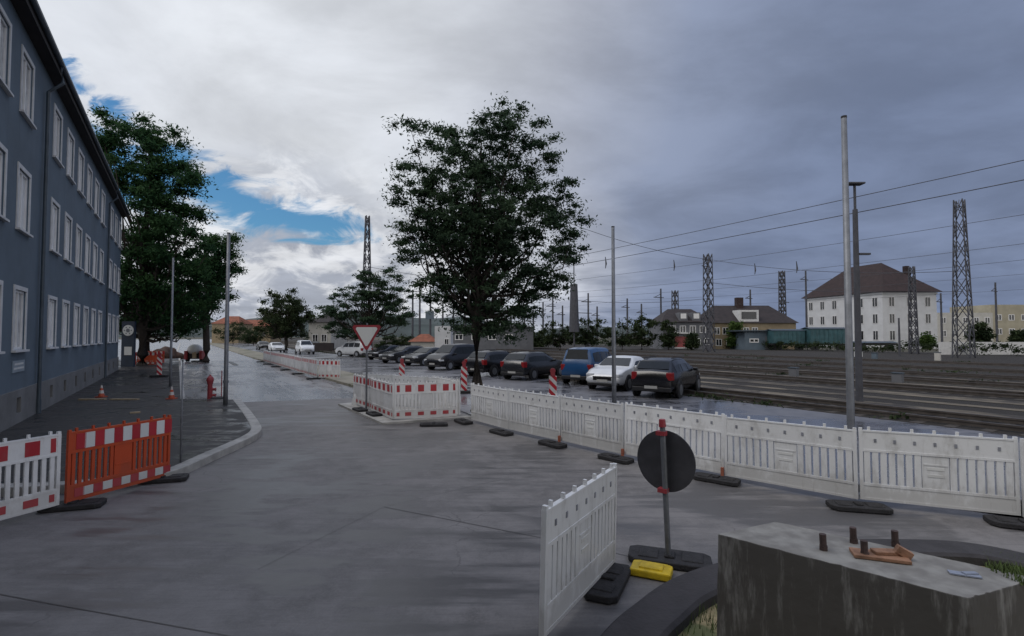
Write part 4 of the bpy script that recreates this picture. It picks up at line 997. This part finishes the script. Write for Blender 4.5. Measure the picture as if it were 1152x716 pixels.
for r in range(3):
    for c in range(6):
        t = (c + .5) / 6; x = ll * t; z = 2.2 + r * flo + .3
        f = win_part(wh, 0, z, 1.15, 1.9, fm='surround')
        for o in (f,):
            o.location = Vector((l3.x, l3.y, 0)) * (1 - t); o.rotation_euler.z = la
# dark-roofed houses
def gable_house(name, pl, pr, depth_px, eave_y, ridge_y, wm, rm, label, dth=9.0, wins=(), hip=.25, cat='house', dep2=None):
    A = P(pl, 392, depth_px); B = P(pr, 392, dep2 or depth_px); A.z = B.z = 0
    L, rz = wall_frame(A, B); r = empty(name, A, rz, label, cat)
    eh = P((pl + pr) / 2, eave_y, depth_px).z; rh = P((pl + pr) / 2, ridge_y, depth_px + dth / 2).z
    b = MB(); b.prism([(0, 0), (L, 0), (L, dth), (0, dth)], -.1, eh); b.build('wall', M[wm], r)
    if rm:
        o = .4; b = MB(); v = [b.bm.verts.new(p) for p in ((-o, -o, eh - .1), (L + o, -o, eh - .1), (L + o, dth + o, eh - .1), (-o, dth + o, eh - .1), (dth * hip, dth / 2, rh), (L - dth * hip, dth / 2, rh))]
        for f in ((0, 1, 5, 4), (1, 2, 5), (2, 3, 4, 5), (3, 0, 4), (3, 2, 1, 0)): b.bm.faces.new([v[i] for i in f])
        r2 = b.build('roof', M[rm], r)
    for (fx, z, w, h) in wins: win_part(r, L * fx, z, w, h)
    return r, L, eh, rh
h1, L1, e1_, r1_ = gable_house('terraced_house', 746, 802, 92, 362, 348, 'greywall', 'tiledark', 'long grey house with two dormers and red poster, left of the ochre house', 9,
    [(f, z, 1.1, 1.3) for f in (.2, .4, .6, .8) for z in (3.6,)] + [(f, 1.4, 1.0, 1.2) for f in (.15, .7, .88)])
for fx in (.42, .68):
    b = MB(); b.box((L1 * fx, 1.2, e1_ + .9), (1.5, 2.2, 1.5)); d = b.build('dormer', M['greywall'], h1); b = MB(); b.box((L1 * fx, .08, e1_ + 1.0), (1.0, .05, .9)); b.build('dormer_window', M['frame'], d)
b = MB(); b.box((L1 * .42, -.06, 1.3), (3.2, .08, 2.0)); b.build('red_poster', mat('poster_red', (.22, .05, .05), .7, .4, .5), h1); b = MB(); b.box((L1 * .42, -.09, 2.9), (3.4, .5, .25)); b.build('awning', M['surround'], h1); b = MB(); b.box((L1 * .42, -.1, .25), (3.4, .12, .25)); b.build('ledge', M['surround'], h1)
h2, L2, e2_, r2_ = gable_house('terraced_house', 799, 896, 94, 363, 344, 'ochre', 'tiledark', 'ochre walled house with a wide white dormer, right half of the dark roofed pair', 10,
    [(f, 3.3, 1.1, 1.3) for f in (.08, .18, .42, .52)] + [(f, 1.2, 1.1, 1.3) for f in (.1, .22, .45)])
b = MB(); b.box((L2 * .455, 1.4, e2_ + 1.2), (3.6, 2.8, 2.2)); d = b.build('dormer', M['surround'], h2); b = MB(); b.box((L2 * .455, -.03, e2_ + 1.3), (2.7, .08, 1.3)); b.build('dormer_window', M['darkpane'], d)
b = MB(); b.box((L2 * .47, 4.6, r2_ + .4), (1.3, 1.0, 2.2)); b.build('chimney', M['tile'], h2)
s1, *_ = gable_house('shed', 838, 880, 88, 374, 372, 'bluegrey', None, 'low blue grey shed in front of the ochre house', 6, [(.25, 1.6, 1.6, .7)])
b = MB(); A = P(838, 392, 88); b.box((3.2, 3, P(850, 373, 88).z + .1), (8.2, 7, .2)); b.build('roof', M['gutter'], s1); b = MB(); b.box((4.4, -.03, 1.2), (1.8, .06, 2.2)); b.build('door', M['greywall'], s1)
# goods wagons before the white house
def wagon(pl, pr, depth, top, m, label):
    A = P(pl, 395, depth); B = P(pr, 395, depth * 1.0); A.z = B.z = 0; L, rz = wall_frame(A, B); r = empty('goods_wagon', A, rz, label, 'wagon', 'goods wagons on the far track')
    h = P(pl, top, depth).z; b = MB(); b.box((L / 2, 1.3, (1.15 + h) / 2), (L - .5, 2.6, h - 1.15)); 
    for k in range(9): b.box((.4 + k * (L - .8) / 8, -.03, (1.15 + h) / 2), (.10, .08, h - 1.3))
    b.build('body', m, r); b = MB(); b.box((L / 2, 1.3, .98), (L - .1, 2.2, .28)); b.build('underframe', M['trim'], r)
    b = MB(); b.slab([(.1, -.1, h + .003), (L - .1, -.1, h + .003), (L - .1, 1.3, h + .25), (.1, 1.3, h + .25)], .05); b.slab([(L - .1, 2.7, h + .003), (.1, 2.7, h + .003), (.1, 1.3, h + .25), (L - .1, 1.3, h + .25)], .05); b.build('roof', M['gutter'], r)
    for fx in (.14, .24, .76, .86):
        b = MB(); b.tube([(L * fx, .35, .47), (L * fx, .5, .47)], .46, 16); b.build('wheel', M['trim'], r)
wagon(868, 908, 86, 372, M['wagon'], 'dark teal goods wagon right of the blue grey shed'); wagon(910, 956, 85, 370, M['wagon'], 'dark teal goods wagon in front of the left half of the white house'); wagon(962, 1012, 84, 386, M['wagonbrown'], 'low brownish goods wagon in front of the white house')
b3, *_ = gable_house('long_building', 1056, 1118, 125, 352, 345, 'cream', None, 'long pale flat roofed building right of the white house', 12, [(f, z, 1.3, 1.5) for f in (.1, .3, .5, .7, .9) for z in (3.0, 6.2)])
b4, *_ = gable_house('long_building', 1116, 1260, 128, 343, 340, 'yellowwall', None, 'long yellowish flat roofed building at the right picture edge', 12, [(f, z, 1.5, 1.5) for f in (.06, .16, .26, .4, .55, .7) for z in (3.5, 7.0)])
gable_house('garden_wall', 1058, 1200, 66, 385, 384, 'surround', None, 'low white garden wall at the right beyond the tracks', .3, cat='wall')
gable_house('signal_box', 489, 507, 72, 367, 366, 'palewall', None, 'small white hut left of the tree trunk beyond the parked cars', 3, [(.75, 1.6, .6, .8)], cat='hut')
gable_house('goods_shed', 507, 600, 88, 368, 366, 'greywall', 'tiledark', 'long dark shed behind the tree trunk', 8, [(f, 2.2, 1.4, 1.0) for f in (.1, .3, .5, .7)], cat='shed')
gable_house('red_roofed_hut', 462, 488, 86, 384, 376, 'cream', 'redtile', 'little hut with a bright red roof behind the parked cars', 5, cat='hut')
gable_house('street_house', 347, 372, 92, 362, 352, 'cream', 'tiledark', 'pale house half hidden between the rounded tree and the wide tree', 9, [(.3, 2, 1, 1.4), (.7, 2, 1, 1.4)])
gable_house('garden_hedge_wall', 352, 375, 78, 386, 385, 'tiledark', None, 'dark low wall in front of the pale house on the far street', .4, cat='wall')
gable_house('street_house', 238, 268, 165, 364, 356, 'ochre', 'redtile', 'far red roofed house left of the bare pole at the end of the street', 9)
gable_house('street_house', 264, 304, 190, 367, 360, 'ochre', 'redtile', 'far red roofed house right of the bare pole at the end of the street', 9, [(f, 3, 1.2, 1.5) for f in (.2, .4, .6, .8)])
# dark hedge line at the far edge of the tracks
b = MB(); q2 = random.Random(5)
cs, rs, ns = [], [], []
for i in range(150):
    s = 20 + i * 1.0; p = UA(s - 30, 84); cs.append((p.x, p.y, .7 + q2.uniform(-.2, .5))); rs.append((1.1, 1.1, .75)); ns.append(170)
hd = empty('scrub_belt'); leaves('scrub', cs, rs, ns, .17, M['leafC'], None, 77); bpy.data.objects.remove(hd)
tag(bpy.data.objects['scrub'], kind='stuff')

# ------------------------------------------------------------------ cars
PAINT = {}
def paint(name, c, rough=.22):
    if name not in PAINT: PAINT[name] = mat('car_paint_' + name, c, rough, .05, 3, spec=.7)
    return PAINT[name]
SHAPES = {   # x from rear to front: roofline, L, W
    'sedan': ([(0, .70), (.05, .98), (.55, 1.04), (1.25, 1.40), (1.9, 1.46), (2.5, 1.43), (3.35, 1.00), (4.0, .92), (4.45, .78), (4.6, .60)], 4.6, 1.80, .95, (.75, 1.22), (2.62, 3.25), (.95, 3.05)),
    'wagon': ([(0, .72), (.04, 1.0), (.18, 1.10), (.55, 1.44), (1.2, 1.50), (2.3, 1.48), (3.25, 1.04), (3.95, .95), (4.4, .80), (4.55, .62)], 4.55, 1.80, .96, (.20, .50), (2.42, 3.15), (.50, 2.95)),
    'van': ([(0, .75), (.03, 1.05), (.10, 1.20), (.30, 1.75), (1.2, 1.82), (2.7, 1.78), (3.45, 1.18), (4.0, 1.06), (4.35, .85), (4.45, .65)], 4.45, 1.82, 1.05, (.12, .29), (2.80, 3.40), (.42, 3.1)),
}
def make_car(shape, pname, pcol):
    prof, L, W, belt, rw, ws, sw = SHAPES[shape]; r = empty('parked_car')
    pm = paint(pname, pcol)
    def roofz(x):
        for (x0, z0), (x1, z1) in zip(prof[:-1], prof[1:]):
            if x0 <= x <= x1: return z0 + (z1 - z0) * (x - x0) / max(1e-6, x1 - x0)
        return prof[-1][1]
    xs_ = sorted({round(p[0], 3) for p in prof} | {round(L * i / 26, 3) for i in range(27)})
    def half(x): t = abs(x / L - .5) * 2; return W / 2 * (1 - .16 * t ** 5)
    b = MB(); rings = []
    for x in xs_:
        h = half(x); z = roofz(x); bz = min(belt, z - .06); tz = (z - bz)
        rw_ = h * (1 - .24 * min(1, tz / .5)) 
        zl = .24 + .10 * (abs(x / L - .5) * 2) ** 6
        pts = [(0, zl), (h * .86, zl), (h * .97, zl + .10), (h, .55 if z > .75 else (zl + z) / 2), (h * .975, bz), (rw_ * 1.0, z - .07 * min(1, tz / .3) - .01), (rw_ * .82, z - .006), (0, z + .012)]
        ring = [Vector((x, y, zz)) for y, zz in pts] + [Vector((x, -y, zz)) for y, zz in pts[-2:0:-1]]
        rings.append([b.bm.verts.new(v - Vector((L / 2, 0, 0))) for v in ring])
    for a_, c_ in zip(rings[:-1], rings[1:]):
        n = len(a_)
        for k in range(n): b.bm.faces.new((a_[k], a_[(k + 1) % n], c_[(k + 1) % n], c_[k]))
    b.bm.faces.new(rings[0]); b.bm.faces.new(rings[-1][::-1])
    body = b.build('body', pm, r, smooth=True)
    def surf(x, t, sgn, out=.012):           # greenhouse side, t from belt 0 to roof edge 1
        h = half(x); z = roofz(x); bz = min(belt, z - .06); rw_ = h * (1 - .24 * min(1, (z - bz) / .5)); ez = z - .07 * min(1, (z - bz) / .3) - .01
        y = h * .975 + (rw_ - h * .975) * t + out; return Vector((x - L / 2, sgn * y, bz + (ez - bz) * t))
    for sgn in (-1, 1):
        x0, x1 = sw; nw = 3 if shape != 'sedan' else 2; cuts = [x0 + (x1 - x0) * i / nw for i in range(nw + 1)]
        for i in range(nw):
            b = MB(); a0, a1 = cuts[i] + .04, cuts[i + 1] - .04; n = 5
            for k in range(n):
                u0, u1 = a0 + (a1 - a0) * k / n, a0 + (a1 - a0) * (k + 1) / n
                def tt(u): return max(.12, min(.90, (roofz(u) - belt - .14) / max(.01, roofz(u) - belt)))
                b.face([surf(u0, .10, sgn), surf(u1, .10, sgn), surf(u1, tt(u1), sgn), surf(u0, tt(u0), sgn)])
            b.build('side_window', M['glass'], r)
    def screen(x0, x1, nm, fr):
        b = MB(); n = 4
        for k in range(n):
            u0, u1 = x0 + (x1 - x0) * k / n, x0 + (x1 - x0) * (k + 1) / n; q = []
            for u, s in ((u0, 1), (u1, 1), (u1, -1), (u0, -1)):
                z = roofz(u); bz = min(belt, z - .06); y = half(u) * (1 - .24 * min(1, (z - bz) / .5)) * .84; q.append(Vector((u - L / 2 + (.012 if fr else -.012), s * y, z + .016)))
            b.face(q)
        b.build(nm, M['glass'], r)
    screen(ws[0], ws[1], 'windscreen', True); screen(rw[0], rw[1], 'rear_window', False)
    for x in (.80, L - .88):
        for sgn in (-1, 1):
            b = MB(); b.tube([(x - L / 2, sgn * (W / 2 - .06), .33), (x - L / 2, sgn * (W / 2 + .008), .33)], .385, 20); b.build('wheel_arch', M['trim'], r)
            b = MB(); b.tube([(x - L / 2, sgn * (W / 2 - .16), .32), (x - L / 2, sgn * (W / 2 + .018), .32)], .32, 20); w = b.build('wheel', M['tyre'], r)
            b = MB(); b.tube([(x - L / 2, sgn * (W / 2 + .010), .32), (x - L / 2, sgn * (W / 2 + .028), .32)], .205, 16); b.build('rim', M['rim'], w)
    fx, bx = L / 2, -L / 2
    for s in (-1, 1):
        b = MB(); b.box((fx - .20, s * W * .345, .70), (.34, .36, .13), Matrix.Rotation(R(-14 * s), 3, 'Z')); b.build('headlight', M['lamp'], r, bevel=.03)
        b = MB(); b.box((bx + .13, s * W * .385, .86), (.26, .22, .20 if shape == 'sedan' else .30), Matrix.Rotation(R(10 * s), 3, 'Z')); b.build('tail_light', M['tail'], r, bevel=.02)
        b = MB(); b.box((ws[1] - L / 2 - .28, s * (W / 2 + .07), belt + .06), (.12, .18, .13)); b.build('mirror', pm, r, bevel=.03)
    b = MB(); b.box((fx - .06, 0, .55), (.12, W * .50, .20)); b.build('grille', M['trim'], r, bevel=.02)
    b = MB(); b.box((fx - .10, 0, .32), (.22, W * .80, .12)); b.build('front_bumper', M['trim'], r, bevel=.03); b = MB(); b.box((bx + .08, 0, .36), (.24, W * .84, .18)); b.build('rear_bumper', M['trim'], r, bevel=.03)
    b = MB(); b.box((fx + .008, 0, .46), (.02, .50, .11)); b.build('number_plate', M['plate'], r); b = MB(); b.box((bx - .045, 0, .44), (.02, .50, .11)); b.build('number_plate', M['plate'], r)
    if shape == 'wagon':
        for s in (-1, 1): b = MB(); b.tube([(.2 - 1.7, s * .58, 1.52), (2.0 - 1.7, s * .58, 1.53)], .02, 6); b.build('roof_rail', M['trim'], r)
    return r
made = {}
def car(shape, pname, col, px, py, bearing, label, group='cars in the car park', dy=1.6):
    """bearing: direction the bonnet points, degrees from +Y towards +X"""
    key = (shape, pname)
    if key not in made: o = made[key] = make_car(shape, pname, col)
    else: o = copy_tree(made[key])
    p = G(px, py); o.location = (p.x, p.y + dy, .012); o.rotation_euler.z = R(90 - bearing); tag(o, label, 'car', group); return o
BLK, WHT, BLU, GRY = (.006, .006, .008), (.60, .62, .65), (.010, .055, .15), (.018, .019, .022)
car('wagon', 'black', BLK, 766, 448, 33, 'black estate car parked tail towards us right of the white car')
car('sedan', 'white', WHT, 708, 440, 33 + 180, 'white saloon facing us between the blue and the black car')
car('van', 'blue', BLU, 672, 433, 30, 'blue car parked left of the white saloon')
car('wagon', 'dark_grey', GRY, 603, 428, 35, 'dark grey car with tail towards us, between tree trunk and blue car')
car('wagon', 'black', BLK, 560, 424, 38, 'black car half hidden behind the tree trunk')
car('van', 'black', BLK, 507, 417, 215, 'dark car parked just left of the tree trunk')
car('sedan', 'dark_grey', GRY, 478, 412, 215, 'dark saloon second to the left of the tree trunk')
car('wagon', 'dark_grey', GRY, 450, 409, 215, 'dark estate car behind the left end of the fenced island')
car('sedan', 'black', BLK, 432, 405, 215, 'small black car farthest left in the dark row, behind the give way sign')
car('van', 'white', WHT, 393, 402, -60, 'white car standing beside the far street, left of the give way sign', 'cars along the far street')
car('van', 'white', WHT, 337, 399, 147, 'white car in the far street behind the row of white panels', 'cars along the far street')
car('sedan', 'white', WHT, 305, 397, 147, 'pale car at the far end of the white panel row', 'cars along the far street')
car('sedan', 'black', BLK, 291, 394, 147, 'dark car farthest down the street', 'cars along the far street')
car('wagon', 'dark_grey', GRY, 350, 395, 147, 'dark car parked behind the white car in the far street', 'cars along the far street')

# ------------------------------------------------------------------ far left of the street
p = G(219, 407); sm = empty('site_machine', p, .2, 'small site machine with white rounded drum and red sides standing in the far left lane', 'machine')
b = MB(); b.lathe([(.45, .75), (.62, 1.0), (.62, 1.25), (.45, 1.52), (.2, 1.64), (.001, 1.67)], n=18); b.build('drum', M['whiteref'], sm, smooth=True)
for x in (-.62, .66):
    b = MB(); b.box((x, 0, .62), (.24, 1.0, .8)); b.build('side_frame', M['redcap'], sm, bevel=.04)
b = MB(); b.box((0, .1, .55), (1.0, .8, .6)); b.build('engine_box', M['trim'], sm, bevel=.04); b = MB(); b.box((.12, -.42, .62), (.30, .2, .6)); b.build('chute', M['palewood'], sm)
for s in (-.6, .6): b = MB(); b.tube([(s - .12, 0, .24), (s + .12, 0, .24)], .24, 16); b.build('wheel', M['tyre'], sm)
b = MB(); b.box((.5, -.3, .06), (1.2, .5, .1)); b.build('base_tray', M['trim'], sm)
p = G(144, 413, .1); st = empty('sign_stele', (p.x, p.y, .1), 0, 'dark blue stele with white round emblem and white square at the blue house corner', 'sign')
b = MB(); b.box((0, 0, 1.7), (.95, .18, 3.4)); b.build('panel', M['darkblue'], st)
b = MB(); zc = P(144.5, 372, p.y - .1).z - .1
b.tube([(0.03, -.14, zc), (.03, -.095, zc)], .40, 24); rd = b.build('round_emblem', M['whiteref'], st); b = MB(); b.tube([(.03, -.155, zc), (.03, -.142, zc)], .14, 16); b.build('emblem_centre', M['dullsteel'], rd)
for k in range(6): 
    b = MB(); c = R(60 * k); b.tube([(.03 + .26 * math.cos(c), -.15, zc + .26 * math.sin(c)), (.03 + .26 * math.cos(c), -.1415, zc + .26 * math.sin(c))], .05, 8); b.build('emblem_dot', M['dullsteel'], rd)
z2 = P(145, 395, p.y - .1).z - .1; b = MB(); b.box((.05, -.11, z2), (.55, .03, .62)); b.build('square_notice', M['whiteref'], st)
for i, (x, y) in enumerate(((160, 411), (170, 409))):
    a = G(x, y, .125); panel('orange', a - Vector((1.0, .2, 0)), a + Vector((.9, .3, 0)), ['orange barrier panel in the shade by the dark blue stele', 'orange barrier panel in the shade left of the far striped delineator'][i], 'orange panels under the trees', z=.13)
b = MB(); q = random.Random(9)
bmesh.ops.create_icosphere(b.bm, subdivisions=4, radius=1)
for v in b.bm.verts:
    n_ = .12 * math.sin(v.co.x * 5 + 1) + .1 * math.sin(v.co.y * 6) + .06 * math.sin(v.co.x * 13 + v.co.y * 9); v.co = Vector((v.co.x * 2.0 * (1 + n_), v.co.y * 1.5 * (1 + n_), max(-.1, v.co.z * 1.0 * (1 + n_))))
o = b.build('soil_heap', M['soil'], smooth=True); p = G(168, 405); o.location = (p.x, p.y + 2, .1); tag(o, 'reddish brown heap of soil under the trees behind the blue house', 'soil heap')
